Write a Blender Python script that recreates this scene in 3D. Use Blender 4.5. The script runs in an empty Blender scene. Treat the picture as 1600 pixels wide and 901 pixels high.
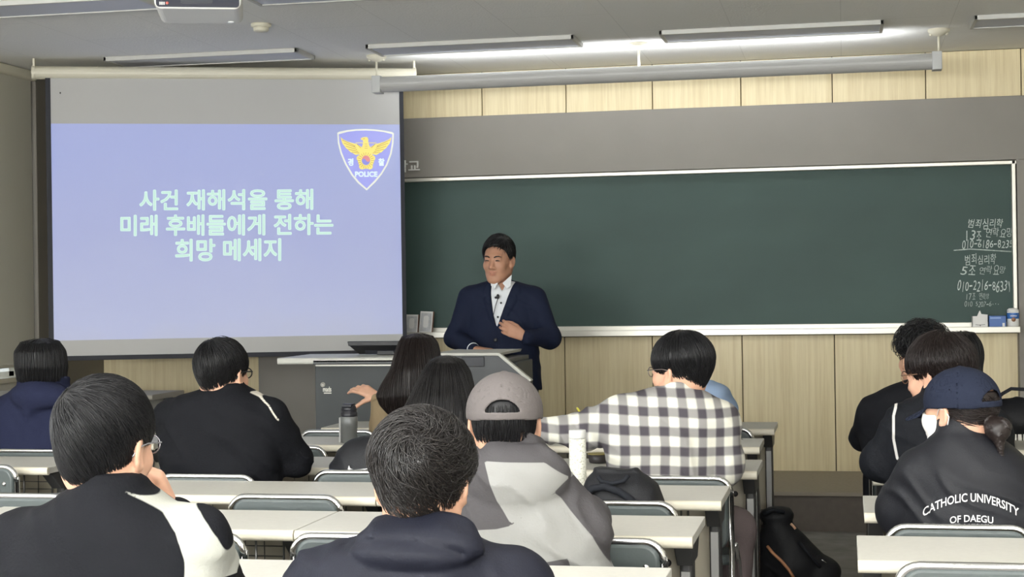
import bpy, math, random
import numpy as np
from mathutils import Vector, Matrix
from mathutils.bvhtree import BVHTree

SC = bpy.context.scene
COL = SC.collection
PI = math.pi

# ------------------------------------------------------------------ camera
F_PX, CAM_H = 2500.0, 1.38
YAW, PITCH, ROLL = math.atan(520 / 2500.0), 7.0 / 2500.0, 0.0147
CAM = np.array([0.0, 0.0, CAM_H])
_f0 = np.array([-math.sin(YAW), math.cos(YAW), 0.0])
_r0 = np.array([math.cos(YAW), math.sin(YAW), 0.0])
_z = np.array([0.0, 0.0, 1.0])
C_F = _f0 * math.cos(PITCH) + _z * math.sin(PITCH)
_u0 = np.cross(_r0, C_F)
C_R = _r0 * math.cos(ROLL) - _u0 * math.sin(ROLL)
C_U = _u0 * math.cos(ROLL) + _r0 * math.sin(ROLL)
cam_data = bpy.data.cameras.new('camera')
cam_data.sensor_width = 36.0
cam_data.lens = 36.0 * F_PX / 1600.0
cam_data.clip_start = 0.05
cam = bpy.data.objects.new('camera', cam_data)
COL.objects.link(cam)
cam.matrix_world = Matrix(((C_R[0], C_U[0], -C_F[0], CAM[0]), (C_R[1], C_U[1], -C_F[1], CAM[1]),
                           (C_R[2], C_U[2], -C_F[2], CAM[2]), (0, 0, 0, 1)))
SC.camera = cam

# ------------------------------------------------------------------ exposure, world, lamps of the room
SC.view_settings.view_transform = 'Standard'
SC.view_settings.look = 'None'
SC.view_settings.gamma = 1.0
SC.view_settings.use_curve_mapping = False
EXPOSURE = 0.38
SC.view_settings.exposure = EXPOSURE
try:
    SC.cycles.use_denoising = True
    SC.cycles.max_bounces = 8
    SC.cycles.diffuse_bounces = 5
    SC.cycles.sample_clamp_indirect = 6.0
except Exception:
    pass

CEIL_Z, WALL_Y, WALL_LX, WALL_RX, BACK_Y = 2.85, 10.36, -5.15, 3.2, -3.2
LIT_ROWS = (3.1, 1.6, 0.1)       # rows of ceiling panels switched on (over the seats)
PANEL_X = (-3.85, -2.13, -0.41, 1.31)
PANEL_POWER = 9.0
PANEL_COLOR = (1.0, 0.985, 0.95)
BAR_POWER = 6.5
BAR_COLOR = (0.95, 0.97, 1.0)

world = bpy.data.worlds.new('world')
SC.world = world
world.use_nodes = True
wn = world.node_tree.nodes
wn['Background'].inputs[0].default_value = (0.85, 0.93, 1.0, 1)
wn['Background'].inputs[1].default_value = 1.3


def area_light(name, loc, direction, sx, sy, power, color):
    l = bpy.data.lights.new(name, 'AREA')
    l.shape = 'RECTANGLE'
    l.size, l.size_y, l.energy, l.color = sx, sy, power, color
    o = bpy.data.objects.new(name, l)
    COL.objects.link(o)
    o.location = loc
    o.rotation_euler = Vector(direction).to_track_quat('-Z', 'Y').to_euler()
    return o


for _ly in LIT_ROWS:
    for _lx in PANEL_X:
        area_light('panel_light', (_lx, _ly, CEIL_Z - 0.055), (0, 0, -1), 1.16, 0.28, PANEL_POWER, PANEL_COLOR)
# fill light from added, unseen windows: in the left wall behind the seats, and in the back wall
FILL_BACK_X = (-4.0, -1.6, 0.8)
FILL_LEFT_Y = (2.7, 0.4, -1.9)
for _wx in FILL_BACK_X:
    area_light('window_daylight', (_wx, BACK_Y + 0.05, 1.75), (0, 1, 1.2), 1.9, 1.5, 350.0, (1.0, 0.99, 0.96))
for _wy in FILL_LEFT_Y:
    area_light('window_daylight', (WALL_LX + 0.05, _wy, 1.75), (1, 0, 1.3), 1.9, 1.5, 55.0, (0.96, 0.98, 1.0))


# ------------------------------------------------------------------ pixel <-> place
def ray(px, py):
    return C_F + C_R * ((px - 800.0) / F_PX) - C_U * ((py - 450.5) / F_PX)


def atY(px, py, Y):
    d = ray(px, py)
    return CAM + d * (Y / d[1])


def atX(px, py, X):
    d = ray(px, py)
    return CAM + d * (X / d[0])


def atZ(px, py, Z):
    d = ray(px, py)
    return CAM + d * ((Z - CAM_H) / d[2])


def V3(*a):
    return np.array(a, float)


def nrm(v):
    v = np.asarray(v, float)
    return v / max(1e-9, np.linalg.norm(v))


def lin(r, g, b):
    def f(c):
        c /= 255.0
        return c / 12.92 if c <= 0.04045 else ((c + 0.055) / 1.055) ** 2.4
    return (f(r), f(g), f(b), 1.0)


# ------------------------------------------------------------------ materials
def mat(name, color, rough=0.6, metal=0.0, spec=0.5, emit=None, estr=0.0, noise=0.0, nscale=(8, 8, 8), bump=0.0, bscale=60.0, coat=0.0, sss=0.0, sheen=0.0, trans=0.0):
    m = bpy.data.materials.new(name)
    m.use_nodes = True
    nt = m.node_tree
    b = nt.nodes['Principled BSDF']
    if len(color) == 3:
        color = (*color, 1.0)
    b.inputs['Base Color'].default_value = color
    b.inputs['Roughness'].default_value = rough
    b.inputs['Metallic'].default_value = metal
    b.inputs['Specular IOR Level'].default_value = spec
    b.inputs['Coat Weight'].default_value = coat
    b.inputs['Sheen Weight'].default_value = sheen
    b.inputs['Transmission Weight'].default_value = trans
    if sss:
        b.inputs['Subsurface Weight'].default_value = sss
        b.inputs['Subsurface Radius'].default_value = (0.012, 0.005, 0.003)
        b.inputs['Subsurface Scale'].default_value = 1.0
    if emit:
        b.inputs['Emission Color'].default_value = (*emit[:3], 1)
        b.inputs['Emission Strength'].default_value = estr
    tc = nt.nodes.new('ShaderNodeTexCoord')
    if noise:
        mp = nt.nodes.new('ShaderNodeMapping')
        mp.inputs['Scale'].default_value = nscale
        nt.links.new(tc.outputs['Object'], mp.inputs[0])
        nz = nt.nodes.new('ShaderNodeTexNoise')
        nz.inputs['Scale'].default_value = 1.0
        nz.inputs['Detail'].default_value = 5
        nt.links.new(mp.outputs[0], nz.inputs['Vector'])
        rp = nt.nodes.new('ShaderNodeValToRGB')
        rp.color_ramp.elements[0].position = 0.3
        rp.color_ramp.elements[1].position = 0.7
        rp.color_ramp.elements[0].color = tuple(c * (1 - noise) for c in color[:3]) + (1,)
        rp.color_ramp.elements[1].color = tuple(min(1, c * (1 + noise)) for c in color[:3]) + (1,)
        nt.links.new(nz.outputs['Fac'], rp.inputs[0])
        nt.links.new(rp.outputs[0], b.inputs['Base Color'])
    if bump:
        nb = nt.nodes.new('ShaderNodeTexNoise')
        nb.inputs['Scale'].default_value = bscale
        nb.inputs['Detail'].default_value = 4
        nt.links.new(tc.outputs['Object'], nb.inputs['Vector'])
        bp = nt.nodes.new('ShaderNodeBump')
        bp.inputs['Strength'].default_value = bump
        bp.inputs['Distance'].default_value = 0.01
        nt.links.new(nb.outputs['Fac'], bp.inputs['Height'])
        nt.links.new(bp.outputs[0], b.inputs['Normal'])
    return m


def mask_mat(name, c0, c1, c2=None, rough=0.75, spec=0.3, sheen=0.0, bump=0.15, bscale=160.0):
    """A fabric of two or three colours: point attributes 'mask' and 'mask2' (signed distances to a panel's seam) pick the colour."""
    m = mat(name, c0, rough, spec=spec, sheen=sheen, bump=bump, bscale=bscale)
    nt = m.node_tree
    b = nt.nodes['Principled BSDF']
    prev = None
    for k, c in enumerate((c1, c2)):
        if c is None:
            continue
        at = nt.nodes.new('ShaderNodeAttribute')
        at.attribute_name = 'mask' if k == 0 else 'mask2'
        mr = nt.nodes.new('ShaderNodeMapRange')
        mr.inputs[1].default_value = -0.0008
        mr.inputs[2].default_value = 0.0008
        nt.links.new(at.outputs['Fac'], mr.inputs[0])
        mx = nt.nodes.new('ShaderNodeMix')
        mx.data_type = 'RGBA'
        mx.inputs[6].default_value = c0
        mx.inputs[7].default_value = c
        nt.links.new(mr.outputs[0], mx.inputs[0])
        if prev is not None:
            nt.links.new(prev, mx.inputs[6])
        prev = mx.outputs[2]
    nt.links.new(prev, b.inputs['Base Color'])
    return m


# ------------------------------------------------------------------ objects
def link(o, parent=None):
    COL.objects.link(o)
    if parent is not None:
        o.parent = parent
    return o


def tag(o, label=None, cat=None, group=None, kind=None):
    for k, v in (('label', label), ('category', cat), ('group', group), ('kind', kind)):
        if v:
            o[k] = v
    return o


def thing(name, label, cat, loc=(0, 0, 0), group=None, rz=0.0):
    o = bpy.data.objects.new(name, None)
    o.empty_display_size = 0.1
    o.location = tuple(loc)
    o.rotation_euler = (0, 0, rz)
    link(o)
    return tag(o, label, cat, group)


def new_mesh(name, v, f, smooth=False, mats=(), fmat=None):
    me = bpy.data.meshes.new(name)
    v = np.asarray(v, np.float32).reshape(-1, 3)
    if isinstance(f, np.ndarray) and f.ndim == 2:
        n, k = f.shape
        me.vertices.add(len(v))
        me.vertices.foreach_set('co', v.ravel())
        me.loops.add(n * k)
        me.loops.foreach_set('vertex_index', f.astype(np.int32).ravel())
        me.polygons.add(n)
        me.polygons.foreach_set('loop_start', np.arange(0, n * k, k, dtype=np.int32))
        me.update(calc_edges=True)
    else:
        me.from_pydata([tuple(map(float, q)) for q in v], [], [tuple(int(i) for i in q) for q in f])
        me.update()
    for m in mats:
        me.materials.append(m)
    if fmat is not None:
        me.polygons.foreach_set('material_index', np.asarray(fmat, np.int32))
    if smooth:
        me.polygons.foreach_set('use_smooth', np.ones(len(me.polygons), dtype=bool))
    return me


def mesh_obj(name, me, parent=None, origin=None, kind=None):
    o = bpy.data.objects.new(name, me)
    link(o, parent)
    if origin is not None:
        o.location = tuple(origin)
    if kind:
        o['kind'] = kind
    return o


def bevel(o, w, seg=2, ang=40):
    md = o.modifiers.new('bevel', 'BEVEL')
    md.width, md.segments, md.limit_method, md.angle_limit = w, seg, 'ANGLE', math.radians(ang)
    md.harden_normals = False
    return o


class MB:
    """Collects shapes; build() links them as ONE mesh object. Coordinates are those of the parent."""

    def __init__(self):
        self.v, self.f, self.m, self.s, self.mi = [], [], [], [], 0

    def add(self, v, f, smooth=False):
        n = len(self.v)
        self.v += [tuple(map(float, q)) for q in v]
        self.f += [tuple(i + n for i in q) for q in f]
        self.m += [self.mi] * len(f)
        self.s += [smooth] * len(f)
        return self

    def box(self, lo, hi, M=None):
        x0, y0, z0 = lo
        x1, y1, z1 = hi
        v = [(x0, y0, z0), (x1, y0, z0), (x1, y1, z0), (x0, y1, z0), (x0, y0, z1), (x1, y0, z1), (x1, y1, z1), (x0, y1, z1)]
        if M is not None:
            v = [tuple(M @ Vector(q)) for q in v]
        return self.add(v, [(0, 3, 2, 1), (4, 5, 6, 7), (0, 1, 5, 4), (1, 2, 6, 5), (2, 3, 7, 6), (3, 0, 4, 7)])

    def tube(self, pts, r, n=8, closed=False, cap=True):
        P = np.array(pts, float)
        R = np.full(len(P), r, float) if np.isscalar(r) else np.array(r, float)
        if closed:
            T = np.roll(P, -1, 0) - np.roll(P, 1, 0)
        else:
            T = np.gradient(P, axis=0)
        T /= np.maximum(1e-9, np.linalg.norm(T, axis=1))[:, None]
        ref = V3(0, 0, 1) if abs(T[0][2]) < 0.9 else V3(1, 0, 0)
        N = nrm(np.cross(T[0], ref))
        v, f = [], []
        for i in range(len(P)):
            N = nrm(N - T[i] * np.dot(N, T[i]))
            B = np.cross(T[i], N)
            for k in range(n):
                a = 2 * PI * k / n
                v.append(P[i] + R[i] * (math.cos(a) * N + math.sin(a) * B))
        m = len(P)
        for i in range(m if closed else m - 1):
            j = (i + 1) % m
            for k in range(n):
                l = (k + 1) % n
                f.append((i * n + k, i * n + l, j * n + l, j * n + k))
        if cap and not closed:
            f.append(tuple(range(n))[::-1])
            f.append(tuple((m - 1) * n + k for k in range(n)))
        return self.add(v, f, True)

    def lathe(self, prof, c=(0, 0, 0), axis=(0, 0, 1), n=24):
        A = nrm(axis)
        X = nrm(np.cross(A, V3(0, 1, 0) if abs(A[1]) < 0.9 else V3(1, 0, 0)))
        Yv = np.cross(A, X)
        v, f = [], []
        for r, h in prof:
            for k in range(n):
                a = 2 * PI * k / n
                v.append(np.array(c) + A * h + r * (math.cos(a) * X + math.sin(a) * Yv))
        for i in range(len(prof) - 1):
            for k in range(n):
                l = (k + 1) % n
                f.append((i * n + k, i * n + l, (i + 1) * n + l, (i + 1) * n + k))
        f.append(tuple(range(n))[::-1])
        f.append(tuple((len(prof) - 1) * n + k for k in range(n)))
        return self.add(v, f, True)

    def prism(self, poly, off):
        """poly: a 3-D outline; off: the vector it is pushed along."""
        n = len(poly)
        off = np.array(off, float)
        v = [np.array(p, float) for p in poly] + [np.array(p, float) + off for p in poly]
        f = [tuple(range(n)), tuple(range(2 * n - 1, n - 1, -1))]
        for i in range(n):
            j = (i + 1) % n
            f.append((i, i + n, j + n, j))
        return self.add(v, f)

    def sphere(self, c, r, n=16, m=10):
        r = np.array([r] * 3 if np.isscalar(r) else r, float)
        v, f = [], []
        for i in range(m + 1):
            t = PI * i / m
            for k in range(n):
                a = 2 * PI * k / n
                v.append(np.array(c) + r * V3(math.sin(t) * math.cos(a), math.sin(t) * math.sin(a), math.cos(t)))
        for i in range(m):
            for k in range(n):
                l = (k + 1) % n
                f.append((i * n + k, (i + 1) * n + k, (i + 1) * n + l, i * n + l))
        return self.add(v, f, True)

    def rbox(self, lo, hi, r, axis=1, seg=5):
        """A box whose four edges along `axis` are rounded with radius r."""
        lo, hi = np.array(lo, float), np.array(hi, float)
        a, b = [k for k in range(3) if k != axis]
        out = []
        for cx, cy, s in ((hi[a] - r, hi[b] - r, 0), (lo[a] + r, hi[b] - r, 1), (lo[a] + r, lo[b] + r, 2), (hi[a] - r, lo[b] + r, 3)):
            for k in range(seg + 1):
                t = PI / 2 * (s + k / seg)
                p = np.zeros(3)
                p[a], p[b], p[axis] = cx + r * math.cos(t), cy + r * math.sin(t), lo[axis]
                out.append(p)
        off = np.zeros(3)
        off[axis] = hi[axis] - lo[axis]
        return self.prism(out, off)

    def build(self, name, mats, parent=None, origin=None, bev=0.0, seg=2, kind=None, smooth=None):
        mats = list(mats) if isinstance(mats, (list, tuple)) else [mats]
        v = np.array(self.v, float)
        if origin is not None:
            v = v - np.array(origin, float)
        me = new_mesh(name, v, self.f, mats=mats, fmat=self.m)
        bm_fix(me)
        me.polygons.foreach_set('use_smooth', np.array(self.s if smooth is None else [smooth] * len(self.f), dtype=bool))
        o = mesh_obj(name, me, parent, origin if parent is None else None, kind)
        if bev:
            bevel(o, bev, seg)
        return o


def bm_fix(me):
    import bmesh
    b = bmesh.new()
    b.from_mesh(me)
    bmesh.ops.recalc_face_normals(b, faces=b.faces)
    b.to_mesh(me)
    b.free()


def copy_tree(o, parent=None):
    c = o.copy()
    COL.objects.link(c)
    if parent is not None:
        c.parent = parent
    for ch in list(o.children):
        copy_tree(ch, c)
    return c


def text_mesh(body, bold=0.0, shear=0.0):
    """2-D triangles of a line of writing, scaled into the unit square; also its width : height."""
    c = bpy.data.curves.new('writing', 'FONT')
    c.body, c.size, c.offset, c.shear = body, 1.0, bold, shear
    c.resolution_u = 3
    o = bpy.data.objects.new('writing', c)
    COL.objects.link(o)
    dg = bpy.context.evaluated_depsgraph_get()
    me = bpy.data.meshes.new_from_object(o.evaluated_get(dg))
    me.calc_loop_triangles()
    v = np.array([q.co[:2] for q in me.vertices])
    f = [tuple(t.vertices) for t in me.loop_triangles]
    bpy.data.objects.remove(o)
    bpy.data.curves.remove(c)
    bpy.data.meshes.remove(me)
    lo, hi = v.min(0), v.max(0)
    return (v - lo) / (hi - lo), f, (hi - lo)[0] / (hi - lo)[1]


# ------------------------------------------------------------------ soft shapes: signed distance fields turned into one mesh
def smin(a, b, k):
    if k <= 0:
        return np.minimum(a, b)
    h = np.clip(0.5 + 0.5 * (b - a) / k, 0, 1)
    return b * (1 - h) + a * h - k * h * (1 - h)


def smax(a, b, k):
    return -smin(-a, -b, k)


def vnoise(P, seed=0):
    P = P + seed * 17.31
    i = np.floor(P).astype(np.int64)
    f = P - i
    u = f * f * (3 - 2 * f)

    def h(x, y, z):
        n = (x * 374761393 + y * 668265263 + z * 2147483647 + seed * 974634777) & 0xffffffff
        n = ((n ^ (n >> 13)) * 1274126177) & 0xffffffff
        return ((n ^ (n >> 16)) & 0xffff) / 32767.5 - 1.0
    x, y, z = i[:, 0], i[:, 1], i[:, 2]
    c = [[[h(x + a, y + b, z + d) for d in (0, 1)] for b in (0, 1)] for a in (0, 1)]
    l = lambda p, q, t: p + (q - p) * t
    e = [[l(c[a][b][0], c[a][b][1], u[:, 2]) for b in (0, 1)] for a in (0, 1)]
    g = [l(e[a][0], e[a][1], u[:, 1]) for a in (0, 1)]
    return l(g[0], g[1], u[:, 0])


def cone(P, a, b, ra, rb):
    a, b = np.asarray(a, float), np.asarray(b, float)
    ab = b - a
    t = np.clip(((P - a) @ ab) / max(1e-12, ab @ ab), 0, 1)
    return np.linalg.norm(P - a - t[:, None] * ab, axis=1) - (ra + (rb - ra) * t)


def ell(P, c, r, R=None):
    q = P - np.asarray(c, float)
    if R is not None:
        q = q @ R
    r = np.asarray(r, float)
    k0 = np.linalg.norm(q / r, axis=1)
    k1 = np.linalg.norm(q / (r * r), axis=1)
    return k0 * (k0 - 1.0) / np.maximum(k1, 1e-9)


def box_d(P, c, h, R=None, r=0.01):
    q = P - np.asarray(c, float)
    if R is not None:
        q = q @ R
    q = np.abs(q) - (np.asarray(h, float) - r)
    return np.linalg.norm(np.maximum(q, 0), axis=1) + np.minimum(q.max(1), 0) - r


def loft(P, sec, n=2.3):
    """sec: rows (z, cx, cy, a, b) from low to high: a stack of superellipses."""
    s = np.asarray(sec, float)
    s = s[np.argsort(s[:, 0])]
    z = np.clip(P[:, 2], s[0, 0], s[-1, 0])
    cx, cy, a, b = (np.interp(z, s[:, 0], s[:, k]) for k in (1, 2, 3, 4))
    a = np.maximum(a, 0.004)
    b = np.maximum(b, 0.004)
    k = ((np.abs(P[:, 0] - cx) / a) ** n + (np.abs(P[:, 1] - cy) / b) ** n) ** (1.0 / n)
    d = (k - 1) * np.minimum(a, b)
    return np.maximum(d, np.maximum(P[:, 2] - s[-1, 0], s[0, 0] - P[:, 2]))


def smooth_sec(sec, m=40):
    """The same rows resampled smoothly, so that a traced outline has no corners."""
    s = np.array(sec, float)
    s = s[np.argsort(s[:, 0])]
    z = np.linspace(s[0, 0], s[-1, 0], m)
    out = [z]
    for k in range(1, s.shape[1]):
        y = np.interp(z, s[:, 0], s[:, k])
        for _ in range(2):
            y2 = y.copy()
            y2[1:-1] = (y[:-2] + 2 * y[1:-1] + y[2:]) / 4
            y = y2
        out.append(y)
    return np.stack(out, 1)


class SDF:
    def __init__(self):
        self.ops = []

    def put(self, fn, k=0.02, mode='+'):
        self.ops.append((fn, k, mode))
        return self

    def cone(self, a, b, ra, rb=None, k=0.02, mode='+'):
        rb = ra if rb is None else rb
        return self.put(lambda P: cone(P, a, b, ra, rb), k, mode)

    def chain(self, pts, rad, k=0.02):
        for i in range(len(pts) - 1):
            self.cone(pts[i], pts[i + 1], rad[i], rad[i + 1], k)
        return self

    def ell(self, c, r, R=None, k=0.02, mode='+'):
        return self.put(lambda P: ell(P, c, r, R), k, mode)

    def __call__(self, P):
        d = None
        for fn, k, mode in self.ops:
            q = fn(P)
            if d is None:
                d = q
            elif mode == '+':
                d = smin(d, q, k)
            elif mode == '-':
                d = smax(d, -q, k)
            elif mode == '&':
                d = smax(d, q, k)
            elif mode == 'off':
                d = d + q
        return d

    def grad(self, P, e=0.002):
        k = np.array([(1, -1, -1), (-1, -1, 1), (-1, 1, -1), (1, 1, 1)], float)
        g = sum(kk * self(P + kk * e)[:, None] for kk in k)
        return g / np.maximum(1e-9, np.linalg.norm(g, axis=1))[:, None]


def sdf_mesh(fn, lo, hi, h, slack=2.6):
    """Surface nets in a narrow band: vertices and quads."""
    lo, hi = np.asarray(lo, float), np.asarray(hi, float)
    B = 8
    nb = np.maximum(1, np.ceil((hi - lo) / (h * B)).astype(int))
    n = nb * B + 1
    bi = np.stack(np.meshgrid(*[np.arange(q) for q in nb], indexing='ij'), -1).reshape(-1, 3)
    cen = lo + (bi + 0.5) * B * h
    dc = fn(cen)
    keep = np.abs(dc) < slack * B * h
    D = np.repeat(np.repeat(np.repeat(np.where(dc < 0, -1.0, 1.0).astype(np.float32).reshape(nb), B, 0), B, 1), B, 2)
    D = np.pad(D, ((0, 1),) * 3, mode='edge')
    kb = bi[keep]
    if len(kb) == 0:
        return np.zeros((0, 3)), np.zeros((0, 4), int)
    off = np.stack(np.meshgrid(*[np.arange(B + 1)] * 3, indexing='ij'), -1).reshape(-1, 3)
    step = max(1, 400000 // len(off))
    for s in range(0, len(kb), step):
        idx = (kb[s:s + step, None, :] * B + off[None]).reshape(-1, 3)
        D[idx[:, 0], idx[:, 1], idx[:, 2]] = fn(lo + idx * h)
    S = D < 0
    cells = np.zeros(n - 1, np.int8)
    for a in (0, 1):
        for b in (0, 1):
            for c in (0, 1):
                cells += S[a:a + n[0] - 1, b:b + n[1] - 1, c:c + n[2] - 1]
    act = np.argwhere((cells > 0) & (cells < 8))
    vid = np.full(n - 1, -1, np.int64)
    vid[act[:, 0], act[:, 1], act[:, 2]] = np.arange(len(act))
    acc = np.zeros((len(act), 3))
    cnt = np.zeros(len(act))
    corners = [(0, 0, 0), (1, 0, 0), (0, 1, 0), (1, 1, 0), (0, 0, 1), (1, 0, 1), (0, 1, 1), (1, 1, 1)]
    for i, p in enumerate(corners):
        for j in range(i + 1, 8):
            q = corners[j]
            if sum(abs(p[t] - q[t]) for t in range(3)) != 1:
                continue
            A, Bc = act + p, act + q
            da, db = D[A[:, 0], A[:, 1], A[:, 2]], D[Bc[:, 0], Bc[:, 1], Bc[:, 2]]
            x = (da < 0) != (db < 0)
            t = (da / np.where(x, da - db, 1))[:, None]
            acc[x] += (np.array(p) + t * (np.array(q) - np.array(p)))[x]
            cnt[x] += 1
    V = lo + (act + acc / np.maximum(cnt, 1)[:, None]) * h
    quads = []
    for ax in range(3):
        o1, o2 = [(1, 2), (2, 0), (0, 1)][ax]
        e = np.zeros(3, int)
        e[ax] = 1
        sl0 = [slice(None)] * 3
        sl1 = [slice(None)] * 3
        sl0[ax], sl1[ax] = slice(0, n[ax] - 1), slice(1, n[ax])
        X = S[tuple(sl0)] != S[tuple(sl1)]
        pos = np.argwhere(X)
        pos = pos[(pos[:, o1] > 0) & (pos[:, o2] > 0) & (pos[:, o1] < n[o1] - 1) & (pos[:, o2] < n[o2] - 1)]
        d1, d2 = np.zeros(3, int), np.zeros(3, int)
        d1[o1], d2[o2] = 1, 1
        g = lambda p: vid[p[:, 0], p[:, 1], p[:, 2]]
        q = np.stack([g(pos - d1 - d2), g(pos - d2), g(pos), g(pos - d1)], 1)
        flip = ~S[pos[:, 0], pos[:, 1], pos[:, 2]]
        q[flip] = q[flip][:, ::-1]
        quads.append(q[(q >= 0).all(1)])
    return V, np.concatenate(quads)


def sdf_obj(name, fn, lo, hi, h, mats, parent=None, origin=(0, 0, 0), attrs=None, fmat=None, relax=1):
    V, Q = sdf_mesh(fn, lo, hi, h)
    for _ in range(relax):                       # a light smoothing along the grid
        acc = np.zeros_like(V)
        cnt = np.zeros(len(V))
        for a, b in ((0, 1), (1, 2), (2, 3), (3, 0)):
            np.add.at(acc, Q[:, a], V[Q[:, b]])
            np.add.at(acc, Q[:, b], V[Q[:, a]])
            np.add.at(cnt, Q[:, a], 1)
            np.add.at(cnt, Q[:, b], 1)
        V = V * 0.5 + 0.5 * acc / np.maximum(cnt, 1)[:, None]
    mats = list(mats) if isinstance(mats, (list, tuple)) else [mats]
    fm = None
    if fmat is not None:
        fm = fmat(V[Q].mean(1))
    me = new_mesh(name, V - np.asarray(origin, float), Q, True, mats, fm)
    for k, fnc in (attrs or {}).items():
        val = np.asarray(fnc(V), np.float32)
        if val.ndim == 1:
            a = me.attributes.new(k, 'FLOAT', 'POINT')
            a.data.foreach_set('value', val)
        else:
            a = me.attributes.new(k, 'FLOAT_VECTOR', 'POINT')
            a.data.foreach_set('vector', val.ravel())
    o = bpy.data.objects.new(name, me)
    link(o, parent)
    if parent is None:
        o.location = tuple(origin)
    return o


def poly_sd(x, z, poly):
    """Signed distance in the plane to a polygon, positive inside."""
    P = np.array(poly, float)
    d = np.full(len(x), 1e9)
    ins = np.zeros(len(x), bool)
    for i in range(len(P)):
        a, b = P[i], P[(i + 1) % len(P)]
        ex, ez = b - a
        t = np.clip(((x - a[0]) * ex + (z - a[1]) * ez) / max(1e-12, ex * ex + ez * ez), 0, 1)
        d = np.minimum(d, np.hypot(x - a[0] - t * ex, z - a[1] - t * ez))
        c = (a[1] > z) != (b[1] > z)
        with np.errstate(divide='ignore', invalid='ignore'):
            xx = a[0] + (z - a[1]) * ex / (ez if abs(ez) > 1e-12 else 1e-12)
        ins ^= c & (x < xx)
    return np.where(ins, d, -d)


def line_sd(x, z, pts, w):
    """Signed distance to a ribbon of half-width w along a polyline, positive inside."""
    d = np.full(len(x), 1e9)
    P = np.array(pts, float)
    for i in range(len(P) - 1):
        a, b = P[i], P[i + 1]
        e = b - a
        t = np.clip(((x - a[0]) * e[0] + (z - a[1]) * e[1]) / max(1e-12, e @ e), 0, 1)
        d = np.minimum(d, np.hypot(x - a[0] - t * e[0], z - a[1] - t * e[1]))
    return w - d


# ================================================================== THE ROOM
def wood_mat(name, c, dark):
    m = mat(name, c, 0.45, spec=0.35)
    nt = m.node_tree
    b = nt.nodes['Principled BSDF']
    tc = nt.nodes.new('ShaderNodeTexCoord')
    mp = nt.nodes.new('ShaderNodeMapping')
    mp.inputs['Scale'].default_value = (34, 34, 1.1)
    nz = nt.nodes.new('ShaderNodeTexNoise')
    nz.inputs['Scale'].default_value = 1.6
    nz.inputs['Detail'].default_value = 6
    nz.inputs['Roughness'].default_value = 0.65
    rp = nt.nodes.new('ShaderNodeValToRGB')
    rp.color_ramp.elements[0].position = 0.32
    rp.color_ramp.elements[0].color = dark
    rp.color_ramp.elements[1].position = 0.62
    rp.color_ramp.elements[1].color = c
    nt.links.new(tc.outputs['Object'], mp.inputs[0])
    nt.links.new(mp.outputs[0], nz.inputs['Vector'])
    nt.links.new(nz.outputs['Fac'], rp.inputs[0])
    nt.links.new(rp.outputs[0], b.inputs['Base Color'])
    return m


M = {}
M['wood'] = wood_mat('pale_wood_panel', lin(232, 219, 182), lin(216, 200, 160))
M['joint'] = mat('panel_joint', lin(70, 60, 45), 0.8)
M['grey_trim'] = mat('grey_surround', lin(132, 128, 122), 0.6, noise=0.03, nscale=(3, 3, 3))
M['wall'] = mat('wall_paint', lin(205, 202, 190), 0.8, noise=0.03, nscale=(2, 2, 2))
M['floor'] = mat('dark_carpet', lin(132, 130, 127), 0.9, spec=0.2, noise=0.16, nscale=(9, 9, 9), bump=0.25, bscale=120)
M['dais'] = mat('dais_vinyl', lin(142, 134, 120), 0.75, noise=0.07, nscale=(60, 60, 60))
M['dais_front'] = mat('dais_riser_vinyl', lin(112, 105, 99), 0.8, noise=0.06, nscale=(30, 30, 30))
M['alu'] = mat('brushed_aluminium', lin(205, 203, 194), 0.38, metal=0.55)
M['white'] = mat('white_plastic', lin(226, 226, 222), 0.45)
M['ivory'] = mat('ivory_plastic', lin(218, 214, 196), 0.45)
M['black'] = mat('black_plastic', lin(28, 28, 31), 0.45)
M['chrome'] = mat('chrome_tube', lin(225, 225, 225), 0.16, metal=1.0)
M['pillar'] = mat('grey_pillar', lin(122, 117, 108), 0.6)

m = mat('ceiling_board', lin(196, 196, 193), 0.9, spec=0.2, bump=0.25, bscale=90)
nt = m.node_tree
br = nt.nodes.new('ShaderNodeTexBrick')
br.inputs['Color1'].default_value = lin(240, 240, 237)
br.inputs['Color2'].default_value = lin(238, 238, 235)
br.inputs['Mortar'].default_value = lin(224, 224, 221)
br.inputs['Scale'].default_value = 1.0
br.inputs['Mortar Size'].default_value = 0.0022
br.inputs['Brick Width'].default_value = 1.2
br.inputs['Row Height'].default_value = 0.6
tc = nt.nodes.new('ShaderNodeTexCoord')
mp = nt.nodes.new('ShaderNodeMapping')
mp.inputs['Rotation'].default_value = (0, 0, PI / 2)
nt.links.new(tc.outputs['Object'], mp.inputs[0])
nt.links.new(mp.outputs[0], br.inputs['Vector'])
nt.links.new(br.outputs['Color'], nt.nodes['Principled BSDF'].inputs['Base Color'])
M['ceiling'] = m

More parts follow.
